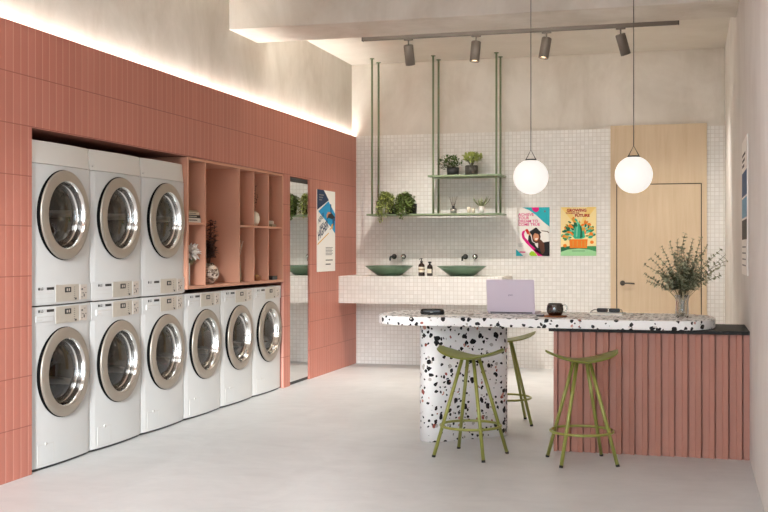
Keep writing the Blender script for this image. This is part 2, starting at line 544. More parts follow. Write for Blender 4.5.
structure(MB().box(-4.7, 0.6, YF - 0.1, YB + 0.2, -0.1, 0.0).build('floor', M['floor']))
structure(MB().box(-30, 30, -30, YF - 0.1, -0.12, -0.02).build('ground', M['paving']))
structure(MB().box(-4.7, 0.6, YF - 0.1, YB + 0.2, ZC, ZC + 0.1).build('ceiling', M['plaster_ceiling']))
structure(MB().box(UP - 0.02, WR, 8.76, 9.40, 3.222, ZC).build('ceiling_beam', M['plaster'], bevel=0.004))
wb = structure(MB().box(-4.7, 0.6, YB, YB + 0.2, 0, ZC).build('wall_back', M['plaster']))
MB().box(WL, WR, YB - 0.02, YB, 0, 2.655).build('tile_cladding', M['mosaic'], parent=wb)
structure(MB().box(WR, WR + 0.15, YF, YB, 0, ZC).build('wall_right', M['plaster_right']))
wu = structure(MB().box(UP - 0.15, UP, YF, YB, 2.60, ZC).build('wall_left_upper', M['plaster']))

# pink tiled wall with its openings, one mesh
T = 0.022
w = MB()
w.box(WL - T, WL, YF, 5.72, 0, 2.647)                    # near pillar
w.box(WL - T, WL, 5.72, 9.915, 2.055, 2.647)             # above the machines
w.box(WL - T, WL, 9.915, 10.095, 0, 2.647)               # pillar between shelving and mirror
w.box(WL - T, WL, 10.095, 10.665, 2.045, 2.647)          # above the mirror
w.box(WL - T, WL, 10.665, YB, 0, 2.647)                  # far part
# returns of the openings
w.box(WL - 0.75, WL - T, 5.66, 5.72, 0, 2.055)
w.box(WL - 0.10, WL - T, 10.075, 10.095, 0, 2.045)
w.box(WL - 0.10, WL - T, 10.665, 10.685, 0, 2.045)
w.box(WL - 0.10, WL - T, 10.075, 10.685, 2.045, 2.065)
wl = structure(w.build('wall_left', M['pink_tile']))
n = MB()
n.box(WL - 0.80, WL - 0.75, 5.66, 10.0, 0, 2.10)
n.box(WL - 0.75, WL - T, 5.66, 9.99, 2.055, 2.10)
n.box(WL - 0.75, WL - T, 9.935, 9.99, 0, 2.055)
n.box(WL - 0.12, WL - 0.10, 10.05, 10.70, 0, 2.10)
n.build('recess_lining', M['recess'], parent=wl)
MB().box(UP, WL - T, YF, YB, 2.585, 2.60).build('cove_base', M['plaster'], parent=wl)

# led tape lying in the cove
led = thing('led_strip', (WL - 0.041, 0, 2.600), 'long warm white light strip hidden in the cove on top of the pink tiled wall', 'light strip')
MB().box(-0.017, 0.017, YF + 0.05, YB - 0.02, 0.0, 0.008).build('profile', M['led_case'], led)
MB().box(-0.013, 0.013, YF + 0.06, YB - 0.03, 0.009, 0.012).build('diffuser', M['led'], led)

# storefront behind the camera: open glazed front with mullions
s = MB()
s.box(-3.9, WR, YF - 0.10, YF, 3.44, ZC)
s.box(-3.9, WR, YF - 0.08, YF - 0.02, 0, 0.10)
for mx in (-3.70, -2.48, -1.52, -0.56, 0.33):
    s.box(mx - 0.07, mx + 0.07, YF - 0.10, YF, 0, 3.44)
structure(s.build('window_1', M['bronze']))

# door and its veneer surround
d = MB()
DY = YB - 0.02
d.box(-0.83, -0.768, DY - 0.022, DY, 0, 2.685)
d.box(0.133, 0.185, DY - 0.022, DY, 0, 2.685)
d.box(-0.768, 0.133, DY - 0.022, DY, 2.045, 2.685)
structure(d.build('trim_1', M['birch']))
door = structure(MB().box(-0.758, 0.123, DY - 0.016, DY - 0.003, 0.005, 2.035).build('door_1', M['birch'], bevel=0.002))
MB().box(-0.768, 0.133, DY - 0.003, DY - 0.001, 0, 2.045).build('dark_gap', M['label_dark'], parent=door)
h = MB()
h.lathe([(0, 0.0), (0.028, 0.0), (0.028, -0.012), (0.012, -0.014), (0.010, -0.05), (0, -0.05)], (-0.70, DY - 0.016, 0.962), 'y', 24)
h.tube([(-0.70, DY - 0.062, 0.962), (-0.64, DY - 0.064, 0.962), (-0.57, DY - 0.062, 0.958)], 0.0085, 10)
h.build('door_handle', M['bronze'], parent=door)

# mirror set in the pink wall
mir = thing('wall_mirror', (WL - 0.010, 10.38, 0.0), 'tall narrow mirror set in the pink tiled wall beside the last washer', 'mirror')
MB().box(-0.008, 0.0, -0.278, 0.278, 0.032, 1.995).build('glass', M['mirror'], mir)
MB().box(-0.045, -0.010, -0.283, 0.283, 0.0, 2.04).build('backing', M['black_plastic'], mir)

# ================================================================== MACHINES
def fx(y): return -0.02 * (y / 0.345) ** 2
def plate(mb, y0, y1, z0, z1, t0, t1, mi=0, n=8):
    """a thin plate that follows the curved machine front"""
    ys = [y0 + (y1 - y0) * k / n for k in range(n + 1)]
    outer = [(fx(y) + t1, y) for y in ys]; inner = [(fx(y) + t0, y) for y in reversed(ys)]
    mb.prism(outer + inner, z0, z1, mi)
    return mb

def body_outline(inset=0.0):
    ys = [-0.342 + 0.684 * k / 16 for k in range(17)]
    front = [(fx(y) - inset, y) for y in ys]
    front[0] = (front[0][0] - 0.005, front[0][1] - 0.002); front[-1] = (front[-1][0] - 0.005, front[-1][1] + 0.002)
    return front + [(-0.66, 0.344), (-0.66, -0.344)]

def make_machine(kind, loc, label, group):
    washer = kind == 'washer'
    t = thing('washing_machine' if washer else 'tumble_dryer', loc, label, 'washing machine' if washer else 'tumble dryer', group)
    zb = 0.016 if washer else 0.0
    zc = 0.570 if washer else 0.552
    b = MB()
    if washer: b.prism(body_outline(), zb, 0.985)
    else: b.prism(body_outline(), zb, 0.855)
    b.build('body', M['enamel'], t, bevel=0.003)
    if washer:
        MB().prism(body_outline(0.012), 0.0, 0.016).build('plinth', M['black_plastic'], t)
    else:
        tp = MB()
        o = body_outline(0.001); o2 = [(x - 0.012 if i < 17 else x, y) for i, (x, y) in enumerate(o)]
        k = len(o)
        tp.add([(x, y, 0.858) for x, y in o] + [(x, y, 0.996) for x, y in o2], [tuple(range(k)), tuple(range(k, 2 * k))] + [(i, (i + 1) % k, k + (i + 1) % k, k + i) for i in range(k)])
        tp.build('top_panel', M['enamel_grey'], t, bevel=0.003)
        MB().lathe([(0, 0.004), (0.006, 0.004), (0.006, 0)], (fx(-0.325) - 0.003, -0.325, 0.885), 'x', 12).build('screw_cap', M['enamel_line'], t)
    # door
    c = (0, 0, zc)
    g = MB().lathe([(0.281, -0.014), (0.281, 0.004), (0.272, 0.006)], c, 'x', 64)
    g.build('door_gap_shade', M['gap_shade'], t)  # black ring painting the shadow in the gap around the door
    r = MB().lathe([(0.272, 0.004), (0.277, 0.008), (0.278, 0.014), (0.274, 0.019), (0.262, 0.022), (0.216, 0.028), (0.211, 0.026)], c, 'x', 64)
    r.build('door_ring', M['ring_metal'], t)
    cr = MB().lathe([(0.2115, 0.027), (0.208, 0.024), (0.203, 0.005), (0.197, -0.018), (0.192, -0.032), (0.187, -0.034)], c, 'x', 64)
    cr.build('door_liner', M['chrome'], t)
    MB().lathe([(0.192, -0.032), (0.172, -0.018), (0.135, -0.004), (0.08, 0.008), (0, 0.012)], c, 'x', 48).build('door_glass', M['door_glass'], t)
    MB().box(-0.004, 0.006, -0.007, 0.007, zc - 0.036, zc + 0.036).build('door_latch', M['chrome'], t, loc=(0.004, 0.200, 0), bevel=0.003)
    dr = MB()
    prof = [(0.191, -0.034)]
    for xx in (-0.08, -0.14, -0.20):
        prof += [(0.178, xx + 0.008), (0.171, xx), (0.178, xx - 0.008)]
    prof += [(0.172, -0.26), (0.11, -0.285), (0.05, -0.29), (0.045, -0.265), (0, -0.255)]
    dr.lathe(prof, c, 'x', 48)
    drum = dr.build('drum', M['steel'], t)
    for k in range(3):
        a = math.radians((92 if washer else 5) + 120 * k)
        ca, sa = math.cos(a), math.sin(a)
        def P(x, rr, off): return (x, rr * ca - off * sa, zc + rr * sa + off * ca)
        v = [P(-0.05, 0.175, -0.022), P(-0.05, 0.175, 0.022), P(-0.065, 0.125, 0.006), P(-0.065, 0.125, -0.006),
             P(-0.25, 0.168, -0.026), P(-0.25, 0.168, 0.026), P(-0.24, 0.085, 0.008), P(-0.24, 0.085, -0.008)]
        MB().add(v, [(0, 1, 2, 3), (4, 7, 6, 5), (0, 4, 5, 1), (1, 5, 6, 2), (2, 6, 7, 3), (3, 7, 4, 0)]).build('paddle', M['paddle'], drum, bevel=0.004)
    # control strip
    z0, z1 = (0.868, 0.984) if washer else (0.008, 0.124)
    cp = plate(MB(), -0.342, 0.342, z0, z1, -0.004, 0.003).build('control_panel', M['enamel'], t)
    mp = plate(MB(), -0.098, 0.172, z0 + 0.006, z1 - 0.006, 0.002, 0.005).build('program_panel', M['ctrl_metal'], cp)
    plate(MB(), 0.188, 0.286, z0 + 0.010, z1 - 0.012, 0.002, 0.005).build('coin_panel', M['coin_metal'], cp)
    plate(MB(), 0.0, 0.072, z1 - 0.055, z1 - 0.022, 0.004, 0.007, n=2).build('display', M['black_plastic'], cp)
    mk = MB()
    fn = plane_map('px')
    # digits frame, key marks and slots
    plate(mk, 0.018, 0.030, z1 - 0.047, z1 - 0.030, 0.007, 0.0075, 1, 1); plate(mk, 0.042, 0.054, z1 - 0.047, z1 - 0.030, 0.007, 0.0075, 1, 1)
    for q in range(6):
        plate(mk, 0.108, 0.122, z1 - 0.026 - q * 0.013, z1 - 0.023 - q * 0.013, 0.005, 0.0058, 0, 1)
    plate(mk, 0.118, 0.142, z0 + 0.012, z0 + 0.024, 0.005, 0.0058, 0, 2)
    for yy, zz, ww, hh in ((0.205, 0.070, 0.020, 0.010), (0.238, 0.084, 0.024, 0.003), (0.212, 0.048, 0.03, 0.004), (0.236, 0.026, 0.014, 0.018), (0.262, 0.048, 0.012, 0.006), (0.208, 0.022, 0.012, 0.006)):
        plate(mk, yy, yy + ww, z0 + zz, z0 + zz + hh, 0.005, 0.0058, 0, 1)
    mk.build('panel_marking', [M['dark_grey'], M['coin_metal']], cp)
    lg = MB()
    xo = fx(-0.235) + 0.0045
    ring_pts = circle_pts(-0.268, z1 - 0.025, 0.0095, 16)
    put_flat(lg, fn, ring_pts, xo)
    put_text(lg, fn, 'LG', 0.023, -0.251, z1 - 0.0325, xo, bold=0.0006)
    for q in range(6):
        plate(lg, -0.188 + q * 0.0125, -0.188 + q * 0.0125 + 0.0095, z1 - 0.033, z1 - 0.017, 0.003, 0.0042, 0, 1)
    lg.build('logo', M['black_plastic'], cp)
    if washer:
        dd = plate(MB(), -0.296, -0.130, z0 + 0.026, z0 + 0.064, 0.002, 0.008, n=4).build('detergent_drawer', M['enamel'], t)
        hh = plate(MB(), -0.292, -0.134, z0 + 0.054, z0 + 0.060, 0.007, 0.0095, n=4).build('drawer_grip', M['enamel_line'], dd)
        plate(MB(), -0.285, -0.24, z0 + 0.034, z0 + 0.042, 0.007, 0.0086, n=2).build('drawer_mark', M['enamel_line'], dd)
        hp = plate(MB(), -0.272, -0.118, 0.032, 0.150, -0.002, 0.0014, n=4).build('service_hatch', M['enamel'], t)
        e = MB()
        for a0, a1, b0, b1 in ((-0.274, -0.271, 0.03, 0.152), (-0.119, -0.116, 0.03, 0.152), (-0.274, -0.116, 0.03, 0.033), (-0.274, -0.116, 0.149, 0.152)):
            plate(e, a0, a1, b0, b1, -0.002, 0.0018, n=3)
        e.build('hatch_seam', M['enamel_line'], hp)
        MB().lathe([(0, 0.006), (0.009, 0.006), (0.010, 0.0)], (fx(-0.195), -0.195, 0.152), 'x', 16).build('hatch_lock', M['enamel_line'], hp)
    else:
        e = MB()
        plate(e, -0.296, -0.130, z0 + 0.034, z0 + 0.036, 0.003, 0.0042, 0, 4)
        plate(e, -0.296, -0.130, z0 + 0.060, z0 + 0.062, 0.003, 0.0042, 0, 4)
        e.build('panel_line', M['enamel_line'], cp)
    return t

# the drum needs an opening in the body: cut with a face ring instead of a boolean
def cut_front(machine):
    zc = 0.570 if machine.name.startswith('washing') else 0.552
    for ch in children(machine):
        if ch.name.startswith('body'):
            me = ch.data
            for m_ in list(ch.modifiers): ch.modifiers.remove(m_)
            cutter = MB().lathe([(0, -0.30), (0.205, -0.30), (0.205, 0.2), (0, 0.2)], (0, 0, zc), 'x', 48).build('cutter', M['enamel'], machine)
            for p in cutter.data.polygons: p.use_smooth = False
            bo = ch.modifiers.new('opening', 'BOOLEAN'); bo.object = cutter; bo.operation = 'DIFFERENCE'; bo.solver = 'EXACT'
            bpy.context.view_layer.update()
            dg = bpy.context.evaluated_depsgraph_get()
            new = bpy.data.meshes.new_from_object(ch.evaluated_get(dg))
            for m_ in list(ch.modifiers): ch.modifiers.remove(m_)
            ch.data = new
            bpy.data.objects.remove(cutter)

PITCH, D0, XM = 0.6955, 5.733, WL - 0.007
wash_labels = [
    'white front-loading washer at the near end of the floor row, beside the pink tiled pillar',
    'white front-loading washer under the middle one of the three stacked dryers',
    'white front-loading washer under the dryer that stands against the pink shelving',
    'white washer under the shelving, next to the stacked dryers',
    'white washer under the shelving, between two other single-height washers',
    'white washer at the far end of the row, next to the wall mirror pillar']
dry_labels = [
    'white dryer stacked on the washer beside the near pink tiled pillar',
    'white stacked dryer standing between two other stacked dryers',
    'white stacked dryer standing against the side of the pink shelving']
w0 = make_machine('washer', (XM, D0 + 0.348, 0), wash_labels[0], 'front-loading washers in the floor row')
cut_front(w0)
for k in range(1, 6):
    c_ = copy_tree(w0); c_.location = (XM, D0 + 0.348 + PITCH * k, 0); c_['label'] = wash_labels[k]
d0 = make_machine('dryer', (XM, D0 + 0.348, 0.9945), dry_labels[0], 'dryers stacked on the washers')
cut_front(d0)
# rubber feet between the stacked machines
ft = MB()
for yy in (-0.3, 0.3):
    pass
ft.box(-0.60, -0.040, -0.335, 0.335, -0.009, 0.0)
ft.build('stacking_kit', M['black_plastic'], d0)
for k in range(1, 3):
    c_ = copy_tree(d0); c_.location = (XM, D0 + 0.348 + PITCH * k, 0.9945); c_['label'] = dry_labels[k]

# ================================================================== SHELVING IN THE RECESS
SX0, SX1 = WL - 0.48, WL - 0.002
su = thing('shelving_unit', (WL, 8.85, 1.02), 'salmon pink open shelving unit built in above the last three washers', 'shelving')
def sp(name, y0, y1, z0, z1, x0=SX0, x1=SX1):
    MB().box(x0 - WL, x1 - WL, y0 - 8.85, y1 - 8.85, z0 - 1.02, z1 - 1.02).build(name, M['salmon'], su, bevel=0.0015)
Y = [7.825, 8.145, 8.875, 9.19, 9.543, 9.905]
sp('side_panel', 7.822, 7.846, 1.02, 2.052); sp('side_panel', 9.893, 9.914, 1.02, 2.052)
sp('top_panel', 7.846, 9.893, 2.032, 2.052); sp('bottom_panel', 7.846, 9.893, 1.02, 1.045)
sp('back_panel', 7.846, 9.893, 1.045, 2.032, SX0 - 0.015, SX0)
for yy in (8.160, 8.858, 9.187, 9.540): sp('divider', yy - 0.009, yy + 0.009, 1.045, 2.032, x1=SX1 - 0.003)
for a_, b_ in ((7.846, 8.151), (8.867, 9.178), (9.196, 9.531), (9.549, 9.893)): sp('shelf', a_, b_, 1.527, 1.545, x1=SX1 - 0.004)

# ================================================================== VANITY COUNTER, BASINS, TAPS
vc = MB().box(WL, -1.917, 11.64, YB - 0.02, 0.735, 1.035).build('vanity_counter', M['mosaic'])
tag(vc, 'long wall-hung counter clad in small white mosaic tile under the green basins', 'counter')

def basin(x, label):
    t = thing('wash_basin', (x, 11.98, 1.035), label, 'basin', 'green vessel basins')
    o = MB().lathe([(0, 0.0), (0.125, 0.0), (0.135, 0.004), (0.19, 0.045), (0.24, 0.083), (0.276, 0.110), (0.272, 0.112), (0.235, 0.088), (0.185, 0.052), (0.12, 0.014), (0, 0.010)], n=64)
    o.build('bowl', M['basin'], t)
    MB().lathe([(0, 0.014), (0.02, 0.014), (0.022, 0.0105)], n=20).build('drain', M['chrome'], t)
    return t
b0 = basin(-3.262, 'shallow dark green vessel basin on the counter, nearest the pink wall')
b1 = copy_tree(b0); b1.location.x = -2.427; b1['label'] = 'shallow dark green vessel basin on the counter, just beyond the brown bottles'

def tap(x, label):
    t = thing('wall_tap', (x, YB - 0.02, 1.248), label, 'tap', 'wall-mounted taps')
    MB().lathe([(0, -0.010), (0.026, -0.010), (0.030, -0.006), (0.030, 0.0)], (0, 0, 0), 'y', 28).build('rosette', M['dark_grey'], t)
    MB().tube([(0, -0.008, 0), (0, -0.05, 0), (0, -0.15, 0), (-0.0, -0.175, -0.006), (0, -0.185, -0.02), (0, -0.187, -0.045)], 0.011, 12).build('spout', M['black_plastic'], t)
    hd = MB().lathe([(0, -0.010), (0.026, -0.010), (0.030, -0.006), (0.030, 0.0)], (0.111, 0, 0), 'y', 28).build('mixer_plate', M['dark_grey'], t)
    k = MB().lathe([(0, -0.05), (0.018, -0.05), (0.020, -0.045), (0.020, -0.008)], (0.111, 0, 0), 'y', 24)
    k.tube([(0.111, -0.035, -0.01), (0.109, -0.04, -0.055)], 0.005, 8)
    k.build('mixer_knob', M['chrome'], hd)
    return t
t0 = tap(-3.289, 'black wall tap with round mixer above the basin nearest the pink wall')
t1 = copy_tree(t0); t1.location.x = -2.451; t1['label'] = 'black wall tap with round mixer above the basin beyond the brown bottles'

bt = thing('soap_bottle', (-2.866, 11.9, 1.035), 'taller brown pump bottle with a striped cream label on the counter', 'bottle', 'brown bottles between the basins')
MB().lathe([(0, 0), (0.033, 0), (0.036, 0.004), (0.036, 0.115), (0.030, 0.130), (0.014, 0.142), (0.013, 0.152), (0, 0.152)], n=32).build('bottle_body', M['amber'], bt)
lb = MB(); lb.lathe([(0.0366, 0.042), (0.0366, 0.066)], n=32); lb.lathe([(0.0366, 0.082), (0.0366, 0.102)], n=32)
lb.lathe([(0.0364, 0.066), (0.0364, 0.082)], n=32, mi=1)
lb.build('paper_label', [M['label'], M['book_tan']], bt)
pm = MB().lathe([(0.015, 0.150), (0.016, 0.168), (0.006, 0.172), (0.005, 0.186), (0.012, 0.188), (0.012, 0.196), (0, 0.198)], n=20)
pm.tube([(0, 0, 0.191), (-0.014, -0.02, 0.191), (-0.020, -0.028, 0.184)], 0.004, 8)
pm.build('pump', M['black_plastic'], bt)
bt2 = thing('soap_bottle', (-2.772, 11.9, 1.035), 'shorter brown bottle with a plain narrow label beside the pump bottle', 'bottle', 'brown bottles between the basins')
MB().lathe([(0, 0), (0.029, 0), (0.032, 0.004), (0.032, 0.100), (0.026, 0.118), (0.012, 0.130), (0, 0.130)], n=32).build('bottle_body', M['amber'], bt2)
lb = MB()
N = 12
for k in range(N):
    a0 = math.radians(-140 + 100 * k / N); a1 = math.radians(-140 + 100 * (k + 1) / N)
    lb.add([(0.0326 * math.cos(a0), 0.0326 * math.sin(a0), 0.032), (0.0326 * math.cos(a1), 0.0326 * math.sin(a1), 0.032), (0.0326 * math.cos(a1), 0.0326 * math.sin(a1), 0.08), (0.0326 * math.cos(a0), 0.0326 * math.sin(a0), 0.08)], [(0, 1, 2, 3)])
lb.build('paper_label', M['label'], bt2)
MB().lathe([(0.011, 0.128), (0.011, 0.142), (0.020, 0.144), (0.020, 0.160), (0, 0.162)], n=20).build('cap', M['black_plastic'], bt2)

# ================================================================== HANGING GREEN RACK
rk = thing('hanging_rack', (-2.75, 12.1, 1.71), 'sage green metal rack of poles and two shelves hanging from the ceiling', 'rack')
def rl(x, y, z): return (x + 2.75, y - 12.1, z - 1.71)
for px in (-3.455, -2.746, -2.036):
    for py in (11.955, 12.225):
        p_ = MB().tube([rl(px, py, 1.722), rl(px, py, ZC)], 0.0115, 12)
        po = p_.build('pole', M['green_metal'], rk)
        MB().lathe([(0.0, 0), (0.026, 0.0), (0.026, 0.008), (0, 0.008)], rl(px, py, ZC - 0.008), n=20).build('flange', M['green_metal'], po)
MB().box(*[a + b for a, b in zip((-3.51, -1.972), (2.75, 2.75))], -0.19, 0.17, 0.0, 0.020).build('shelf', M['green_metal'], rk, bevel=0.003)
MB().box(-2.80 + 2.75, -1.972 + 2.75, -0.19, 0.17, 0.425, 0.445).build('shelf', M['green_metal'], rk, bevel=0.003)

rnd = random.Random(5)
def blob_plant(name, loc, label, pot_r, pot_h, potmat, leafmat_, nleaf, rx, ry, rz, cz, size, cx=0.0, cy=0.0, ribs=False):
    t = thing(name, loc, label, 'plant', 'potted plants on the rack')
    n_ = 48 if ribs else 28
    pot = MB()
    if ribs:
        v = []; prof = [(pot_r * 0.93, 0), (pot_r, 0.01), (pot_r, pot_h)]
        pot.lathe([(0, 0)] + prof + [(pot_r * 0.86, pot_h), (pot_r * 0.86, pot_h - 0.02), (0, pot_h - 0.02)], n=32)
        for k in range(20):
            a = 2 * PI * k / 20
            pot.tube([(pot_r * math.cos(a), pot_r * math.sin(a), 0.008), (pot_r * math.cos(a), pot_r * math.sin(a), pot_h - 0.004)], 0.0045, 6)
    else:
        pot.lathe([(0, 0), (pot_r * 0.92, 0), (pot_r, pot_h), (pot_r * 0.88, pot_h), (pot_r * 0.85, pot_h - 0.02), (0, pot_h - 0.02)], n=28)
    p_ = pot.build('pot', potmat, t)
    MB().lathe([(0, pot_h - 0.012), (pot_r * 0.86, pot_h - 0.016)], n=20).build('soil', M['soil'], p_)
    fo = MB(); st = MB()
    for k in range(nleaf):
        a = rnd.uniform(0, 2 * PI); q = rnd.uniform(0.15, 1) ** 0.5; e = rnd.uniform(-1, 1)
        ce = math.sqrt(max(0, 1 - e * e))
        p = Vector((cx + rx * q * ce * math.cos(a), cy + ry * q * ce * math.sin(a), cz + rz * q * e))
        dr = (p - Vector((0, 0, pot_h * 0.8))).normalized() + Vector((rnd.uniform(-.6, .6), rnd.uniform(-.6, .6), rnd.uniform(-.5, .4)))
        fo.leaf(p, dr, (rnd.uniform(-.4, .4), rnd.uniform(-.4, .4), 1), size * rnd.uniform(0.7, 1.2), size * 0.62, bend=0.2)
        if k % 9 == 0: st.tube([(0, 0, pot_h - 0.02), tuple((Vector((0, 0, pot_h)) + p) * 0.5 + Vector((0, 0, 0.01))), tuple(p)], 0.0018, 5)
    fo.build('foliage', leafmat_, t, recalc=False); st.build('stem', M['stem'], t)
    return t
blob_plant('potted_plant', (-2.548, 12.08, 2.155), 'bushy dark green plant in a black pot on the upper green shelf', 0.070, 0.092, M['pot_black'], M['leaf_dark'], 230, 0.135, 0.11, 0.085, 0.140, 0.036, cx=-0.035)
blob_plant('potted_plant', (-2.337, 12.08, 2.155), 'bright green plant in a ribbed dark pot on the upper green shelf', 0.068, 0.110, M['pot_rib'], M['leaf_light'], 190, 0.105, 0.10, 0.055, 0.185, 0.044, cx=0.012, ribs=True)

def trailing(loc, label, lm, cx, w_, top, low, size, nst, longest):
    t = thing('trailing_plant', loc, label, 'plant', 'trailing plants on the rack')
    pot = MB().lathe([(0, 0), (0.060, 0), (0.064, 0.118), (0.056, 0.118), (0.054, 0.10), (0, 0.10)], n=28).build('pot', M['pot_black'], t)
    MB().lathe([(0, 0.106), (0.055, 0.103)], n=20).build('soil', M['soil'], pot)
    fo = MB(); st = MB()
    for k in range(nst):
        tx = cx + rnd.uniform(-w_, w_); ty = rnd.uniform(-0.17, -0.02)
        hz = top * rnd.uniform(0.8, 1.08) * (1 - 0.28 * ((tx - cx) / w_) ** 2)
        end = 0.10 - rnd.random() ** 1.8 * (0.10 - low * 0.5) if k >= longest else low * rnd.uniform(0.92, 1.02)
        if end < 0.05: ty = rnd.uniform(-0.22, -0.19)
        if k < longest: tx = cx - w_ * 0.3 + rnd.uniform(-0.02, 0.02); ty = rnd.uniform(-0.21, -0.195)
        pts = [Vector((0, 0, 0.105)), Vector((tx * 0.5, ty * 0.5, hz * 0.9)), Vector((tx * 0.9, ty * 0.85, hz)), Vector((tx, ty, hz * 0.75)), Vector((tx * 1.02, ty * 1.0, (hz * 0.7 + end) / 2)), Vector((tx, ty, end))]
        st.tube(pts, 0.0018, 5)
        for i in range(1, len(pts) - 1):
            seg = (pts[i + 1] - pts[i]); m_ = max(2, int(seg.length / 0.011))
            for q in range(m_):
                p = pts[i] + seg * (q / m_)
                a = rnd.uniform(0, 2 * PI)
                dv = Vector((math.cos(a), math.sin(a), rnd.uniform(-0.9, 0.3)))
                fo.leaf(p + Vector((rnd.uniform(-.012, .012), rnd.uniform(-.012, .012), 0)), dv, (math.cos(a) * .5, math.sin(a) * .5, 0.8), size * rnd.uniform(.8, 1.4), size * 0.7)
    fo.build('foliage', lm, t, recalc=False); st.build('stem', M['stem'], t)
trailing((-3.245, 12.11, 1.73), 'pale green trailing plant in a black pot, nearest the pink wall on the lower shelf', M['leaf_light'], -0.065, 0.095, 0.245, -0.10, 0.026, 56, 4)
trailing((-3.035, 12.11, 1.73), 'darker green trailing plant in a black pot beside the pale trailing plant', M['leaf_mid'], -0.045, 0.095, 0.240, -0.06, 0.032, 52, 5)

df = thing('reed_diffuser', (-2.545, 12.08, 1.73), 'small clear reed diffuser with black collar on the lower green shelf', 'diffuser')
MB().lathe([(0, 0), (0.034, 0), (0.036, 0.004), (0.036, 0.050), (0.030, 0.058), (0.014, 0.060)], n=24).build('bottle', M['clear_glass'], df)
MB().lathe([(0, 0.002), (0.033, 0.003), (0.033, 0.030), (0, 0.030)], n=24).build('liquid', M['white'], df)
MB().lathe([(0.016, 0.056), (0.017, 0.088), (0.008, 0.090), (0, 0.088)], n=20).build('collar', M['black_plastic'], df)
rd = MB()
for k in range(6):
    a = 2 * PI * k / 6 + 0.4; rd.tube([(0, 0, 0.05), (0.05 * math.cos(a), 0.03 * math.sin(a), 0.195)], 0.0018, 5)
rd.build('reed', M['stem_brown'], df)
for x_, h_, lab in ((-2.362, 0.072, 'taller small cream cup on the lower green shelf'), (-2.312, 0.062, 'shorter small cream cup on the lower green shelf')):
    c_ = MB().lathe([(0, 0), (0.017, 0), (0.021, h_), (0.018, h_), (0.015, 0.006), (0, 0.006)], n=24).build('small_cup', M['cream'], loc=(x_, 12.06, 1.73))
    tag(c_, lab, 'cup', 'small cream cups on the rack')
ap = thing('air_plant_vase', (-2.222, 12.06, 1.73), 'spiky grey-green plant in a slim white vase on the lower green shelf', 'plant')
MB().lathe([(0, 0), (0.022, 0), (0.028, 0.03), (0.024, 0.075), (0.018, 0.082), (0.015, 0.078), (0, 0.02)], n=24).build('vase', M['white'], ap)
lf = MB()
for k in range(11):
    a = 2 * PI * k / 11 + 0.3; s_ = 0.55 + 0.5 * abs(math.cos(a))
    lf.leaf((0, 0, 0.07), (math.cos(a) * s_, math.sin(a) * 0.5, 0.95), (math.cos(a), math.sin(a), 0.2), 0.155 if abs(math.cos(a)) > 0.5 else 0.11, 0.020, bend=0.12)
lf.leaf((0, 0, 0.07), (0, 0, 1), (0, 1, 0), 0.115, 0.02)
lf.build('foliage', M['air_plant'], ap, recalc=False)

# ================================================================== TRACK AND SPOTS, PENDANTS
tr = thing('lighting_track', (-1.63, 10.65, ZC), 'long taupe ceiling track carrying four spotlights', 'track')
MB().box(-1.54, 1.53, -0.020, 0.020, -0.056, 0.0).build('rail', M['bronze'], tr, bevel=0.003)
MB().box(-1.53, 1.52, -0.008, 0.008, -0.058, -0.0555).build('rail_slot', M['dark_grey'], tr)
MB().box(-1.552, -1.54, -0.022, 0.022, -0.058, 0.0).build('end_cap', M['dark_grey'], tr)
MB().box(1.53, 1.542, -0.022, 0.022, -0.058, 0.0).build('end_cap', M['dark_grey'], tr)

def spot(x, direction, label, power):
    t = thing('track_spotlight', (x, 10.65, ZC - 0.0585), label, 'spotlight', 'track spotlights')
    MB().box(-0.045, 0.045, -0.014, 0.014, -0.014, 0.0).build('adapter', M['bronze'], t, bevel=0.002)
    MB().tube([(0, 0, -0.012), (0, 0, -0.065)], 0.007, 10).build('stem', M['bronze'], t)
    d_ = Vector(direction).normalized()
    c_ = Vector((0, 0, -0.075))
    # body hangs from its top end
    rot = Vector((0, 0, 1)).rotation_difference(d_)
    L = 0.20; r_ = 0.048
    def put(prof, n_=28):
        m_ = MB(); m_.lathe(prof, n=n_)
        m_.v = [tuple(rot @ Vector(p) + c_ - d_ * 0.015) for p in m_.v]
        return m_
    put([(0, 0.0), (r_ - 0.004, 0.0), (r_, 0.005), (r_, L), (r_ - 0.005, L), (r_ - 0.008, L - 0.03)]).build('lamp_body', M['bronze'], t)
    put([(r_ - 0.007, L - 0.003), (0.026, L - 0.014)]).build('reflector', M['lens'], t)
    put([(0, L - 0.015), (0.027, L - 0.0142)]).build('lamp_face', M['spot_emit'], t)
    l = bpy.data.lights.new('spot_lamp', 'SPOT'); l.energy = power; l.color = (1.0, 0.95, 0.88)
    l.spot_size = math.radians(95); l.spot_blend = 0.9; l.shadow_soft_size = 0.03
    lo = bpy.data.objects.new('spot_lamp', l); COL.objects.link(lo); lo.parent = t
    lo.location = c_ + d_ * (L + 0.0); lo.rotation_euler = d_.to_track_quat('-Z', 'Y').to_euler()
    return t
spot(-2.70, (0.02, 0.38, -1.0), 'taupe cylinder spotlight nearest the pink wall end of the track', 170)
spot(-2.015, (-0.06, -0.14, -1.0), 'taupe cylinder spotlight second from the pink wall end, showing its lit face', 120)
spot(-1.325, (-0.15, -0.14, -1.0), 'taupe cylinder spotlight beside the nearer pendant cable, showing its lit face', 120)
spot(-0.625, (0.27, 0.32, -1.0), 'taupe cylinder spotlight tilted toward the wooden door at the far track end', 110)

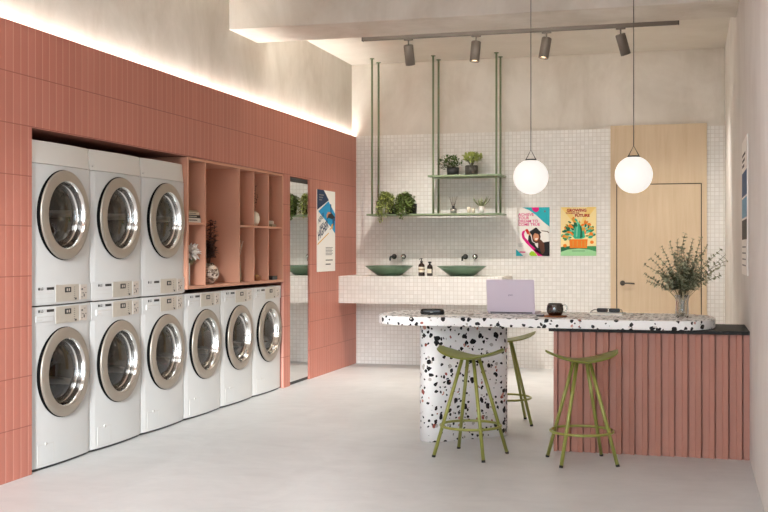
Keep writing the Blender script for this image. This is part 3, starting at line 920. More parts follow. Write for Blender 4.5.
def pendant(x, y, z, label):
    t = thing('globe_pendant', (x, y, z), label, 'pendant lamp', 'opal globe pendants')
    R = 0.126
    prof = [(R * math.sin(PI * k / 24), -R * math.cos(PI * k / 24)) for k in range(25)]
    prof = [(0.0, prof[0][1])] + prof[1:24] + [(0.0, prof[24][1])]
    MB().lathe(prof, n=48).build('globe', M['globe'], t)
    MB().lathe([(0, 0.118), (0.042, 0.118), (0.043, 0.124), (0.030, 0.129), (0, 0.130)], n=28).build('cap', M['black_plastic'], t)
    hg = MB(); hg.tube([(-0.036, 0, 0.126), (0, 0, 0.196), (0.036, 0, 0.126)], 0.0032, 8); hg.tube([(-0.038, 0, 0.128), (0.038, 0, 0.128)], 0.0035, 8)
    hg.build('hanger', M['dark_grey'], t)
    MB().tube([(0, 0, 0.192), (0, 0, ZC - z - 0.02)], 0.0028, 8).build('cable', M['dark_grey'], t)
    MB().lathe([(0, -0.025), (0.05, -0.022), (0.055, 0.0), (0, 0)], (0, 0, ZC - z), n=28).build('ceiling_rose', M['dark_grey'], t)
    return t
pendant(-1.104, 7.965, 1.857, 'opal glass globe pendant hanging in front of the white mosaic tile, beside the green rack')
pendant(-0.361, 7.631, 1.838, 'opal glass globe pendant hanging in front of the pale wooden door')

# ================================================================== ISLAND
IS = thing('island_cabinet', (-0.25, 7.57, 0), 'dusty pink ribbed bar cabinet against the plain plaster wall', 'cabinet')
pr = []
x0, x1, yf = -0.862, WR - 0.001, 7.300
p = 0.0829; xs = x0 + 0.028
pr += [(x0, yf), (xs - 0.004, yf)]
while xs < x1 - 0.004:
    for dx, dy in ((-0.004, 0.034), (0.005, 0.034), (0.0055, 0.016), (0.044, 0.016), (0.050, 0.010), (p - 0.0045, 0.0)):
        if xs + dx < x1: pr.append((xs + dx, yf + dy))
    xs += p
pr += [(x1, yf + 0.012), (x1, yf + 0.036), (x0, yf + 0.036)]
MB().prism([(a + 0.25, b - 7.57) for a, b in pr], 0.0, 0.792).build('ribbed_front', M['panel_pink'], IS)
MB().box(x0 + 0.25, x1 + 0.25, yf + 0.037 - 7.57, 0.36, 0.0, 0.792).build('body', M['panel_pink'], IS, bevel=0.002)
gs = MB().box(-0.893, WR - 0.001, 7.285, 7.965, 0.792, 0.815).build('granite_countertop', M['granite'], bevel=0.002)
tag(gs, 'thin black speckled stone countertop on the pink ribbed cabinet', 'countertop')

tb = thing('terrazzo_table', (-0.98, 7.66, 0), 'long white terrazzo table with rounded ends and black chips, resting on the bar', 'table')
cy0, R0 = 0.0, 0.43
xl, xr = -2.128 + 0.98, 0.170 + 0.98
pts = []
def superend(cx, sgn):
    out = []
    for k in range(25):
        a = -PI / 2 + PI * k / 24
        ex = 0.80
        cxx = math.copysign(abs(math.cos(a)) ** ex, math.cos(a)); sy = math.copysign(abs(math.sin(a)) ** ex, math.sin(a))
        out.append((cx + sgn * 0.36 * cxx, R0 * sy))
    return out
right = superend(xr - 0.36, 1); left = superend(xl + 0.36, -1)
pts = right + list(reversed(left))
MB().prism(pts, 0.8155, 0.876, smooth=False).build('tabletop', M['terrazzo'], tb, bevel=0.006)
# pedestal: upright slab with rounded ends, turned 43 degrees
cl = Vector((-1.718 + 0.98, 7.513 - 7.66)); cr_ = Vector((-1.358 + 0.98, 7.848 - 7.66)); rho = 0.10
ang = math.atan2(cr_.y - cl.y, cr_.x - cl.x)
pp = []
for k in range(17):
    a = ang - PI / 2 + PI * k / 16; pp.append((cr_.x + rho * math.cos(a), cr_.y + rho * math.sin(a)))
for k in range(17):
    a = ang + PI / 2 + PI * k / 16; pp.append((cl.x + rho * math.cos(a), cl.y + rho * math.sin(a)))
ped = MB().prism(pp, 0.0, 0.8150, smooth=True).build('pedestal', M['terrazzo'], tb)

# ================================================================== STOOLS
def make_stool():
    t = thing('bar_stool', (0, 0, 0), 'olive stool', 'stool', 'olive green bar stools')
    # seat: oval-ended sheet bent up at both ends
    top = []; bot = []; nu, nv = 28, 10
    L, Wd = 0.232, 0.135
    sm = MB(); V = []
    def hgt(u_, v_): return 0.648 + 0.058 * abs(u_) ** 1.9 - 0.010 * v_ * v_
    for side in (0, 1):
        for i in range(nu + 1):
            u_ = -1 + 2 * i / nu
            wv = Wd * (1 - abs(u_) ** 3.2) ** 0.5 if abs(u_) < 1 else 0
            wv = max(wv, 0.004)
            for j in range(nv + 1):
                v_ = -1 + 2 * j / nv
                edge = max(abs(v_), abs(u_))
                th = 0.022 * (1 - 0.78 * edge ** 3)
                V.append((L * u_, wv * v_, hgt(u_, v_) + (0 if side == 0 else -th)))
    n1 = (nu + 1) * (nv + 1); F = []
    for i in range(nu):
        for j in range(nv):
            a = i * (nv + 1) + j; F.append((a, a + nv + 1, a + nv + 2, a + 1)); F.append((n1 + a, n1 + a + 1, n1 + a + nv + 2, n1 + a + nv + 1))
    for i in range(nu):
        for j in (0, nv):
            a = i * (nv + 1) + j; F.append((a, a + nv + 1, n1 + a + nv + 1, n1 + a))
    for j in range(nv):
        for i in (0, nu):
            a = i * (nv + 1) + j; F.append((a, a + 1, n1 + a + 1, n1 + a))
    sm.add(V, F, 0, True); sm.build('seat', M['olive_seat'], t)
    MB().lathe([(0, 0.622), (0.060, 0.622), (0.062, 0.626), (0.062, 0.634), (0, 0.634)], n=28).build('seat_plate', M['olive'], t)
    for sx in (-1, 1):
        for sy in (-1, 1):
            lg = MB().tube([(sx * 0.175, sy * 0.175, 0.012), (sx * 0.040, sy * 0.040, 0.631)], 0.0115, 14).build('leg', M['olive'], t)
            MB().tube([(sx * 0.1775, sy * 0.1775, 0.0), (sx * 0.175, sy * 0.175, 0.014)], 0.0125, 14).build('foot_cap', M['black_plastic'], lg)
    rp = [(0.194 * math.cos(2 * PI * k / 48), 0.194 * math.sin(2 * PI * k / 48), 0.195) for k in range(48)]
    MB().tube(rp, 0.0085, 10, closed=True).build('foot_ring', M['olive'], t)
    return t
st0 = make_stool()
stools = [((-1.361, 7.007), -15.4, 'olive green metal bar stool in front of the terrazzo pedestal'),
          ((-0.648, 6.98), 20.5, 'olive green metal bar stool in front of the pink ribbed cabinet'),
          ((-1.36, 8.40), 15.9, 'olive green metal bar stool on the far side of the table, behind the terrazzo pedestal')]
for k, ((sx, sy), rot_, lab) in enumerate(stools):
    o = st0 if k == 0 else copy_tree(st0)
    o.location = (sx, sy, 0); o.rotation_euler = (0, 0, math.radians(rot_)); o['label'] = lab

# ================================================================== THINGS ON THE TABLE
TZ = 0.876
lp = thing('laptop', (-1.213, 7.74, TZ), 'open lilac laptop on the terrazzo table, seen from behind its screen', 'laptop', rz=math.radians(-3))
sc_ = MB().prism(rounded_rect(-0.171, 0.171, 0.0, 0.232, 0.008), -0.004, 0.002)
sc_.v = [(x, z, y) for x, y, z in sc_.v]
tilt = math.radians(8)
sc_.v = [(x, y * math.cos(tilt) - z * math.sin(tilt), z * math.cos(tilt) + y * math.sin(tilt)) for x, y, z in sc_.v]
def tl(x, y, z): return (x, y * math.cos(tilt) - z * math.sin(tilt), z * math.cos(tilt) + y * math.sin(tilt))
scr = sc_.build('screen_lid', M['lilac'], lp, loc=(0, 0, 0.014))
lt = MB(); v_, f_ = text_mesh('gram', 0.016, 0.0004, 'CENTER')
lt.add([tl(a, -0.0055, b + 0.118) for a, b, c in v_], f_)
lt.build('logo', M['lilac_text'], scr)
pn = MB(); pn.add([tl(-0.162, 0.0028, 0.012), tl(0.162, 0.0028, 0.012), tl(0.162, 0.0028, 0.224), tl(-0.162, 0.0028, 0.224)], [(0, 1, 2, 3)])
pn.build('screen', M['black_plastic'], scr)
bs = MB().prism(rounded_rect(-0.171, 0.171, 0.006, 0.235, 0.01), 0.003, 0.013).build('keyboard_base', M['lilac'], lp)
ky = MB()
for r_ in range(5):
    for c_ in range(14): ky.box(-0.15 + c_ * 0.0215, -0.15 + c_ * 0.0215 + 0.018, 0.03 + r_ * 0.021, 0.03 + r_ * 0.021 + 0.017, 0.0131, 0.0146)
ky.build('key', M['white'], bs)
MB().tube([(-0.15, 0.004, 0.012), (0.15, 0.004, 0.012)], 0.006, 10).build('hinge', M['dark_grey'], lp)
MB().box(-0.15, 0.15, 0.02, 0.03, 0.0, 0.003).build('rubber_foot', M['black_plastic'], lp)

mg = thing('glass_mug', (-0.872, 7.47, TZ + 0.012), 'smoked glass mug of black coffee on the wooden coaster', 'mug')
MB().lathe([(0, 0.0), (0.042, 0.0), (0.053, 0.018), (0.057, 0.040), (0.053, 0.066), (0.046, 0.080), (0.0435, 0.080), (0.050, 0.064), (0.054, 0.040), (0.050, 0.02), (0.040, 0.004), (0, 0.004)], n=40).build('mug_body', M['smoke_glass'], mg)
MB().lathe([(0, 0.0045), (0.040, 0.005), (0.0495, 0.02), (0.0532, 0.040), (0.0510, 0.056), (0, 0.056)], n=40).build('coffee', M['coffee'], mg)
MB().tube([(0.048, 0, 0.068), (0.066, 0, 0.070), (0.079, 0, 0.058), (0.080, 0, 0.040), (0.068, 0, 0.024), (0.052, 0, 0.022)], 0.0045, 10).build('handle', M['clear_glass'], mg)
co = MB().lathe([(0, 0), (0.074, 0), (0.078, 0.003), (0.078, 0.009), (0.074, 0.0118), (0, 0.0118)], n=40).build('wooden_coaster', M['walnut'], loc=(-0.868, 7.46, TZ))
tag(co, 'round brown wooden coaster under the coffee mug', 'coaster')

cs = thing('eyewear_case', (-1.735, 7.53, TZ), 'small black glossy rounded case on the pedestal end of the terrazzo table', 'case', rz=math.radians(4))
def case_shell(z0, z1, s0, s1, n_=5):
    m_ = MB(); rings = []
    for k in range(n_ + 1):
        f = k / n_; sc2 = s0 + (s1 - s0) * (1 - math.sqrt(max(0, 1 - f * f)))
        rings.append([(x * sc2, y * sc2, z0 + (z1 - z0) * f) for x, y in rounded_rect(-0.084, 0.084, -0.04, 0.04, 0.03, 5)])
    V = [p for r_ in rings for p in r_]; q = len(rings[0]); F = []
    for i in range(n_):
        F += [(i * q + j, i * q + (j + 1) % q, (i + 1) * q + (j + 1) % q, (i + 1) * q + j) for j in range(q)]
    m_.add(V, F, 0, True); m_.add(rings[-1], [tuple(range(q))], 0, True); m_.add(rings[0], [tuple(range(q))])
    return m_
case_shell(0.018, 0.040, 1.0, 0.80).build('lid', M['coffee'], cs)
case_shell(0.017, 0.0, 1.0, 0.90).build('base', M['black_plastic'], cs)
MB().tube([(-0.012, -0.041, 0.017), (0.012, -0.041, 0.017)], 0.004, 8).build('clasp', M['chrome'], cs)

nb = thing('notebook', (-1.53, 7.47, TZ), 'thin pale grey notebook lying between the black case and the laptop', 'notebook', rz=math.radians(-4))
MB().box(-0.085, 0.085, -0.075, 0.075, 0.0, 0.0022).build('back_cover', M['white'], nb)
MB().box(-0.082, 0.082, -0.072, 0.072, 0.0023, 0.0075).build('pages', M['pages'], nb)
MB().box(-0.085, 0.085, -0.075, 0.075, 0.0076, 0.0095).build('front_cover', M['enamel_grey'], nb)

eb = thing('earbud_case', (-0.975, 7.50, TZ), 'tiny grey pebble-shaped case between the laptop and the coaster', 'case')
MB().lathe([(0, 0), (0.018, 0.0), (0.024, 0.006), (0.024, 0.010)], n=28, sx=1.2).build('base', M['dark_grey'], eb)
MB().lathe([(0.024, 0.0105), (0.022, 0.016), (0.012, 0.020), (0, 0.021)], n=28, sx=1.2).build('lid', M['silver'], eb)

bk = thing('notebook', (-0.545, 7.82, TZ), 'white closed notebook under the black sunglasses', 'notebook', rz=math.radians(-6))
MB().box(-0.115, 0.115, -0.08, 0.08, 0.0, 0.002).build('back_cover', M['white'], bk)
MB().box(-0.112, 0.112, -0.077, 0.077, 0.002, 0.013).build('pages', M['pages'], bk)
MB().box(-0.115, 0.115, -0.08, 0.08, 0.013, 0.015).build('front_cover', M['white'], bk)
sg = thing('sunglasses', (-0.545, 7.80, TZ + 0.015), 'black sunglasses with thin brown arms resting on the white notebook', 'sunglasses', rz=math.radians(-8))
for s_ in (-1, 1):
    ln = MB().prism(rounded_rect(-0.036, 0.036, -0.011, 0.011, 0.009), -0.0015, 0.0015)
    ln.v = [(x + s_ * 0.042, z + 0.018, y + 0.016) for x, y, z in ln.v]
    ln.build('lens', M['coffee'], sg)
fr = MB()
for s_ in (-1, 1):
    rim = [(s_ * 0.042 + x, 0.018, z + 0.016) for x, z in rounded_rect(-0.037, 0.037, -0.012, 0.012, 0.009)]
    fr.tube(rim, 0.0028, 6, closed=True)
fr.tube([(-0.008, 0.018, 0.025), (0, 0.016, 0.028), (0.008, 0.018, 0.025)], 0.0028, 6)
fr.build('frame', M['black_plastic'], sg)
for s_ in (-1, 1):
    MB().tube([(s_ * 0.079, 0.018, 0.022), (s_ * 0.094, 0.010, 0.021), (s_ * 0.106, -0.035, 0.012), (s_ * 0.110, -0.055, 0.003)], 0.0026, 6).build('temple_arm', M['label_dark'], sg)

# vase of eucalyptus
va = thing('eucalyptus_vase', (-0.045, 7.63, TZ), 'clear ribbed glass vase of eucalyptus branches on the terrazzo table', 'vase')
prof = [(0.036, 0.0), (0.040, 0.004), (0.041, 0.05), (0.038, 0.10), (0.042, 0.145), (0.046, 0.152)]
gv = MB(); n_ = 40; V = []
for r_, z_ in prof:
    for k in range(n_):
        a = 2 * PI * k / n_; q = r_ * (1 + 0.07 * math.cos(10 * a))
        V.append((q * math.cos(a), q * math.sin(a), z_))
F = [(i * n_ + k, i * n_ + (k + 1) % n_, (i + 1) * n_ + (k + 1) % n_, (i + 1) * n_ + k) for i in range(len(prof) - 1) for k in range(n_)]
gv.add(V, F, 0, True); gv.add(V[:n_], [tuple(range(n_))]); gv.build('glass_vase', M['clear_glass'], va)
rn = random.Random(11)
eu = MB(); es = MB()
ends = [(-0.24, 0.29), (-0.235, 0.35), (-0.22, 0.24), (-0.17, 0.42), (-0.13, 0.47), (-0.08, 0.50), (-0.03, 0.52), (0.02, 0.555), (0.07, 0.52), (0.12, 0.53),
        (0.14, 0.44), (0.19, 0.40), (0.28, 0.42), (0.27, 0.35), (0.24, 0.28), (0.12, 0.34), (0.05, 0.42), (-0.05, 0.42), (-0.12, 0.36), (0.10, 0.27), (-0.16, 0.30), (0.00, 0.38), (0.24, 0.45),
        (0.16, 0.48), (-0.20, 0.39), (-0.02, 0.46), (0.08, 0.38), (0.03, 0.33), (-0.08, 0.31), (-0.11, 0.26), (0.06, 0.28)]
for ex_, ez in ends + [(e[0] * rn.uniform(0.3, 0.9) + rn.uniform(-.03, .03), 0.16 + (e[1] - 0.16) * rn.uniform(0.45, 0.92)) for e in ends]:
    ey = rn.uniform(-0.16, 0.16)
    b0_ = Vector((rn.uniform(-0.02, 0.02) - ex_ * 0.06, rn.uniform(-0.02, 0.02), 0.01)); m0 = Vector((ex_ * 0.06, ey * 0.08, 0.15)); m1 = Vector((ex_ * 0.45 + rn.uniform(-.04, .04), ey * 0.4 + rn.uniform(-.03, .03), 0.15 + (ez - 0.15) * rn.uniform(0.5, 0.75))); e0 = Vector((ex_, ey, ez))
    path = []
    for k in range(22):
        t_ = k / 21
        path.append((1 - t_) ** 3 * b0_ + 3 * (1 - t_) ** 2 * t_ * m0 + 3 * (1 - t_) * t_ * t_ * m1 + t_ ** 3 * e0)
    es.tube(path if abs(ex_) + ez > 0.5 else path[7:], 0.0013, 5)
    for k in range(6, 22):
        for s_ in (0, 1, 2):
            tng = (path[k] - path[k - 1]).normalized()
            a = k * 1.3 + s_ * PI * 0.66 + rn.uniform(-.5, .5)
            side = tng.cross(Vector((0.2, 1, 0.1))).normalized(); oth = tng.cross(side)
            dv = side * math.cos(a) + oth * math.sin(a) + tng * 0.5
            if path[k].z < 0.18 or rn.random() < 0.18: continue
            L_ = rn.uniform(0.022, 0.036) * (1.0 if k < 18 else 0.75)
            eu.leaf(path[k], dv, tng + Vector((rn.uniform(-.5, .5), rn.uniform(-.5, .5), rn.uniform(-.2, .6))), L_, L_ * 0.66, bend=0.1)
eu.build('foliage', M['leaf_euc'], va, recalc=False); es.build('stem', M['stem'], va)

# ================================================================== THINGS IN THE SHELVING
F1, F2 = 1.0455, 1.5455
def book(x, y, z, wx, wy, h_, mat, label, title=None, rz=0.0):
    t = thing('book', (x, y, z), label, 'book', 'books stacked in the shelving', rz)
    MB().box(-wx, 0, -wy / 2, wy / 2, 0, 0.003).build('back_cover', mat, t)
    MB().box(-wx, 0, -wy / 2, wy / 2, h_ - 0.003, h_).build('front_cover', mat, t)
    sp_ = MB().box(-0.003, 0.001, -wy / 2, wy / 2, 0.0, h_).build('spine', mat, t)
    MB().box(-wx + 0.004, -0.004, -wy / 2 + 0.004, wy / 2 - 0.004, 0.003, h_ - 0.003).build('pages', M['pages'], t)
    mk = MB(); fn = plane_map('px')
    if title == 'dark':
        for q in range(9): put_flat(mk, fn, [(-0.085 + q * 0.018, h_ * 0.35), (-0.085 + q * 0.018 + 0.013, h_ * 0.35), (-0.085 + q * 0.018 + 0.013, h_ * 0.65), (-0.085 + q * 0.018, h_ * 0.65)], 0.0016)
        mk.build('spine_print', M['dark_grey'] if mat is not M['book_black'] else M['label'], sp_)
    return t
book(-3.79, 8.004, F2, 0.19, 0.280, 0.036, M['book_white'], 'off-white book at the bottom of the stack in the shelving', 'dark')
book(-3.795, 8.004, F2 + 0.0365, 0.18, 0.276, 0.024, M['book_black'], 'black book with pale spine print in the stack on the pink shelf', 'dark')
book(-3.80, 8.004, F2 + 0.061, 0.17, 0.262, 0.022, M['book_cream'], 'cream book lying on the black book in the stack', 'dark')
book(-3.805, 7.995, F2 + 0.0835, 0.16, 0.25, 0.014, M['book_tan'], 'thin tan book on top of the stack in the shelving')
vt = MB().lathe([(0, 0), (0.022, 0), (0.034, 0.05), (0.036, 0.09), (0.022, 0.15), (0.012, 0.20), (0.014, 0.23), (0.010, 0.23), (0.008, 0.2), (0, 0.1)], n=28).build('slim_vase', M['cream'], loc=(-3.862, 7.965, F2 + 0.098))
tag(vt, 'slim stone-coloured vase standing on the stack of books', 'vase')
fv = thing('flower_vase', (-3.85, 7.985, F1), 'slim white vase with a white dried flower head in the shelving', 'vase')
MB().lathe([(0, 0), (0.036, 0), (0.038, 0.004), (0.038, 0.175), (0.034, 0.175), (0.034, 0.02), (0, 0.02)], n=28).build('vase', M['white'], fv)
pt = MB(); rn = random.Random(3)
c0 = Vector((0.012, 0.055, 0.255))
for k in range(150):
    a = rn.uniform(0, 2 * PI); e_ = rn.uniform(-0.7, 1)
    dv = Vector((math.cos(a) * math.sqrt(1 - e_ * e_), math.sin(a) * math.sqrt(1 - e_ * e_), e_))
    pt.leaf(c0 + dv * 0.02, dv, (rn.uniform(-1, 1), rn.uniform(-1, 1), 1), rn.uniform(0.05, 0.085), 0.022)
pt.build('petal', M['petal'], fv, recalc=False)
sl = MB()
sl.tube([(0, 0, 0.02), (0.0, 0.01, 0.17), (0.01, 0.05, 0.25)], 0.004, 6)
sl.build('stem', M['stem'], fv)
lf = MB()
for k in range(40):
    dv = Vector((rn.uniform(-0.4, 0.6), rn.uniform(-0.2, 1), rn.uniform(-1.0, 0.1)))
    lf.leaf(Vector((0.01, 0.04, 0.215)), dv, (1, 0, 0.5), rn.uniform(0.05, 0.085), 0.015)
lf.build('foliage', M['air_plant'], fv, recalc=False)

bv = thing('round_vase', (-3.862, 8.455, F1), 'round mottled glass vase of dark dried branches in the tall pink compartment', 'vase')
R = 0.088
m_, nt_, b_ = new_mat('mottled_silver_glass')
f_ = noise(nt_, scaled(nt_, coords(nt_), (1, 1, 2.2)), 18, 3, 0.6, 1.0)
nt_.links.new(ramp(nt_, f_, [(0.4, rgba((92, 70, 58))), (0.5, rgba((206, 190, 174))), (0.62, rgba((236, 226, 214)))]), b_.inputs['Base Color'])
b_.inputs['Roughness'].default_value = 0.12; b_.inputs['Metallic'].default_value = 0.5
MB().lathe([(0, 0.0), (0.04, 0.0)] + [(R * math.sin(PI * k / 16), R * 0.97 - R * 0.97 * math.cos(PI * k / 16)) for k in range(3, 14)] + [(0.038, 0.172), (0.034, 0.17), (0, 0.12)], n=40).build('glass_vase', m_, bv)
lf = MB(); ss = MB(); rn = random.Random(8)
for k in range(13):
    ex_ = Vector((rn.uniform(-0.07, 0.07), rn.uniform(-0.12, 0.14), rn.uniform(0.30, 0.54)))
    path = [Vector((0, 0, 0.10)), Vector((ex_.x * 0.3, ex_.y * 0.2, 0.22)), Vector((ex_.x * 0.7, ex_.y * 0.7, ex_.z * 0.75)), ex_]
    ss.tube(path, 0.002, 5)
    for i in (1, 2):
        for q in range(7):
            p_ = path[i] + (path[i + 1] - path[i]) * (q / 7)
            for r_ in range(3):
                a = rn.uniform(0, 2 * PI)
                lf.leaf(p_, (math.cos(a), math.sin(a), rn.uniform(-0.3, 0.6)), (0, 0, 1), rn.uniform(0.028, 0.045), 0.026)
lf.build('foliage', M['leaf_brown'], bv, recalc=False); ss.build('stem', M['stem_brown'], bv)

tv = thing('tall_vase', (-3.82, 8.975, F1), 'narrow brown vase with pale dried stems in the slim pink compartment', 'vase')
MB().lathe([(0, 0), (0.026, 0), (0.03, 0.05), (0.018, 0.18), (0.014, 0.2), (0, 0.15)], n=24).build('vase', M['book_tan'], tv)
ds = MB(); rn = random.Random(4)
for k in range(9):
    ey = rn.uniform(-0.05, 0.05); e0 = Vector((rn.uniform(-.03, .03), ey, rn.uniform(0.28, 0.38)))
    ds.tube([(0, 0, 0.15), tuple(e0)], 0.0015, 5)
    for q in range(8):
        ds.leaf(Vector((0, 0, 0.18)).lerp(e0, 0.4 + q * 0.08), (rn.uniform(-1, 1), rn.uniform(-1, 1), 0.6), (0, 0, 1), 0.022, 0.010)
ds.build('stem', M['cream'], tv)

ov = thing('oval_vase', (-3.80, 9.305, F2), 'pale grey oval vase with dried brown stems in the upper pink compartment', 'vase')
MB().lathe([(0, 0), (0.03, 0), (0.052, 0.03), (0.060, 0.065), (0.050, 0.105), (0.022, 0.128), (0.014, 0.132), (0.010, 0.128), (0, 0.1)], n=32, sx=0.8).build('vase', M['cream'], ov)
ds = MB(); rn = random.Random(9)
for k in range(7):
    e0 = Vector((rn.uniform(-.05, .04), rn.uniform(-0.05, 0.06), rn.uniform(0.22, 0.38)))
    ds.tube([(0, 0, 0.12), tuple(e0)], 0.0016, 5)
    for q in range(4): ds.leaf(Vector((0, 0, 0.12)).lerp(e0, 0.5 + q * 0.15), (rn.uniform(-1, 1), rn.uniform(-1, 1), 0.5), (0, 0, 1), 0.028, 0.014)
ds.build('stem', M['stem_brown'], ov)

bx = thing('lidded_box', (-3.80, 9.685, F2), 'small cream box with an olive base in the far upper pink compartment', 'box')
MB().box(-0.045, 0.045, -0.055, 0.055, 0, 0.022).build('base', M['book_tan'], bx, bevel=0.003)
MB().lathe([(0, 0.022), (0.036, 0.022), (0.038, 0.026), (0.038, 0.05), (0.03, 0.056), (0, 0.056)], n=28).build('lid', M['cream'], bx)

wbw = thing('wooden_bowl', (-3.80, 9.345, F1), 'small tan bowl holding brass beads at the bottom of the pink shelving', 'bowl')
MB().lathe([(0, 0), (0.03, 0), (0.05, 0.022), (0.055, 0.042), (0.050, 0.042), (0.044, 0.022), (0, 0.01)], n=32).build('bowl', M['walnut'], wbw)
MB().lathe([(0, 0.0), (0.02, 0.0), (0.026, 0.012), (0.02, 0.024), (0, 0.028)], (0, 0.0, 0.03), n=20).build('bead', M['gold'], wbw)
db = thing('black_box', (-3.80, 9.715, F1), 'small black box in the far bottom corner of the pink shelving', 'box')
MB().box(-0.04, 0.04, -0.06, 0.06, 0, 0.026).build('base', M['black_plastic'], db, bevel=0.002)
MB().box(-0.042, 0.042, -0.062, 0.062, 0.0265, 0.036).build('lid', M['label_dark'], db, bevel=0.002)

# ================================================================== POSTERS
for n_, c_ in dict(p_white=(238, 234, 228), p_teal=(40, 178, 190), p_mag=(214, 14, 124), p_lime=(158, 206, 40), p_black=(26, 22, 24), p_skin=(206, 140, 104), p_hair=(86, 48, 32),
                   p_red=(206, 44, 40), p_cream=(250, 230, 168), p_green=(60, 140, 84), p_dgreen=(28, 104, 70), p_lgreen=(158, 214, 158), p_orange=(238, 132, 34), p_aqua=(48, 178, 140),
                   p_dred=(178, 32, 30), p_navy=(16, 48, 84), p_blue=(30, 146, 196), p_grey=(130, 128, 128), p_gold=(222, 168, 70), p_ray=(250, 220, 136), p_lteal=(120, 206, 170), p_sky=(110, 160, 190), p_deep=(38, 78, 120)).items():
    M[n_] = flat('print_' + n_[2:], c_, 0.55, spec=0.3)

# graduation poster
P1 = thing('poster', (-1.685, YB - 0.021, 1.529), 'white, teal and magenta poster of a graduate in a black cap on the mosaic wall', 'poster', 'posters on the mosaic wall')
wd, hd = 0.188, 0.272
fn = plane_map('ny')
MB().box(-wd, wd, -0.006, 0, -hd, hd).build('board', M['p_white'], P1)
mats = ['p_teal', 'p_mag', 'p_lime', 'p_black', 'p_skin', 'p_hair', 'p_red', 'p_white', 'p_grey']
mi = {k: i for i, k in enumerate(mats)}
A = MB(); t_ = 0.0064
def U(x, y): return (-wd + 2 * wd * x, hd - 2 * hd * y)      # poster fractions, y down
def poly(mb, pts, t, m_): put_flat(mb, fn, [U(*q) for q in pts], t, m_)
poly(A, [(0.19, 0.0), (1, 0), (1, 0.40), (0.82, 0.30), (0.60, 0.16), (0.40, 0.06)], t_, mi['p_teal'])
poly(A, [(0.46, 0), (0.68, 0), (0.69, 0.05), (0.64, 0.095), (0.57, 0.10), (0.50, 0.06)], t_ + .0003, mi['p_mag'])
poly(A, [(0.46 + 0.16 * 0, 1)] + [(0.40 + 0.0, 0.98), (0.40, 0.94), (0.46, 0.90), (0.53, 0.905), (0.60, 0.95), (0.63, 1.0)], t_, mi['p_lime'])
poly(A, [(0, 0.86), (0.10, 0.92), (0.22, 1.0), (0, 1.0)], t_, mi['p_teal'])
# magenta swoosh
outer = [(0.27, 0.47), (0.20, 0.49), (0.17, 0.55), (0.19, 0.63), (0.30, 0.73), (0.52, 0.88), (0.66, 1.0)]
inner = [(0.80, 1.0), (0.60, 0.84), (0.38, 0.70), (0.27, 0.62), (0.24, 0.55), (0.27, 0.50)]
for k in range(5):
    poly(A, [outer[k], outer[k + 1], inner[len(inner) - 2 - k], inner[len(inner) - 1 - k]], t_ + .0002, mi['p_mag'])
poly(A, [outer[5], outer[6], inner[0], inner[1]], t_ + .0002, mi['p_mag'])
# gown
poly(A, [(0.36, 0.68), (0.48, 0.70), (0.60, 0.76), (0.70, 0.76), (0.82, 0.72), (1.0, 0.70), (1.0, 1.0), (0.80, 1.0), (0.60, 0.86), (0.42, 0.75)], t_ + .0004, mi['p_black'])
poly(A, [(0.64, 0.68), (0.74, 0.66), (0.84, 0.74), (0.86, 0.90), (0.78, 0.98), (0.72, 0.86), (0.66, 0.76)], t_ + .0006, mi['p_hair'])
poly(A, [(0.46, 0.55), (0.52, 0.50), (0.70, 0.50), (0.74, 0.60), (0.70, 0.72), (0.60, 0.74), (0.50, 0.70)], t_ + .0007, mi['p_hair'])
put_flat(A, fn, [U(0.60 + 0.085 * math.cos(a * PI / 8), 0.61 + 0.085 * math.sin(a * PI / 8)) for a in range(16)], t_ + .0009, mi['p_skin'])
poly(A, [(0.56, 0.64), (0.66, 0.63), (0.63, 0.67), (0.58, 0.67)], t_ + .0011, mi['p_white'])
poly(A, [(0.56, 0.76), (0.66, 0.74), (0.66, 0.84), (0.62, 0.82)], t_ + .0008, mi['p_white'])
poly(A, [(0.40, 0.50), (0.60, 0.41), (0.76, 0.52), (0.70, 0.56), (0.56, 0.53), (0.48, 0.58)], t_ + .0012, mi['p_black'])
poly(A, [(0.76, 0.475), (0.95, 0.49), (0.99, 0.52), (0.97, 0.535), (0.93, 0.505), (0.76, 0.49)], t_ + .0009, mi['p_hair'])
poly(A, [(0.27, 0.46), (0.34, 0.44), (0.40, 0.50), (0.40, 0.56), (0.34, 0.55)], t_ + .0009, mi['p_red'])
poly(A, [(0.38, 0.52), (0.44, 0.50), (0.44, 0.60), (0.38, 0.58)], t_ + .001, mi['p_skin'])
poly(A, [(0.38, 0.57), (0.44, 0.58), (0.48, 0.70), (0.36, 0.68)], t_ + .0011, mi['p_black'])
for q in range(4): poly(A, [(0.07, 0.745 + q * 0.02), (0.22 - 0.03 * (q % 2), 0.745 + q * 0.02), (0.22 - 0.03 * (q % 2), 0.750 + q * 0.02), (0.07, 0.750 + q * 0.02)], t_, mi['p_grey'])
poly(A, [(0.10, 0.905), (0.28, 0.91), (0.28, 0.935), (0.10, 0.93)], t_ + .0004, mi['p_mag'])
put_flat(A, fn, [U(0.86 + 0.03 * math.cos(a * PI / 6), 0.085 + 0.022 * math.sin(a * PI / 6)) for a in range(12)], t_ + .0004, mi['p_grey'])
A.build('artwork', [M[k] for k in mats], P1, recalc=False)
L1 = MB()
for q, tx in enumerate(('ACHIEVE', 'YOUR', 'DREAM TO', 'COME TRUE')):
    a_, b_ = U(0.07, 0.175 + q * 0.068)
    put_text(L1, fn, tx, 0.044, a_, b_, t_ + 0.0006, bold=0.0009)
L1.build('lettering', M['p_mag'], P1, recalc=False)

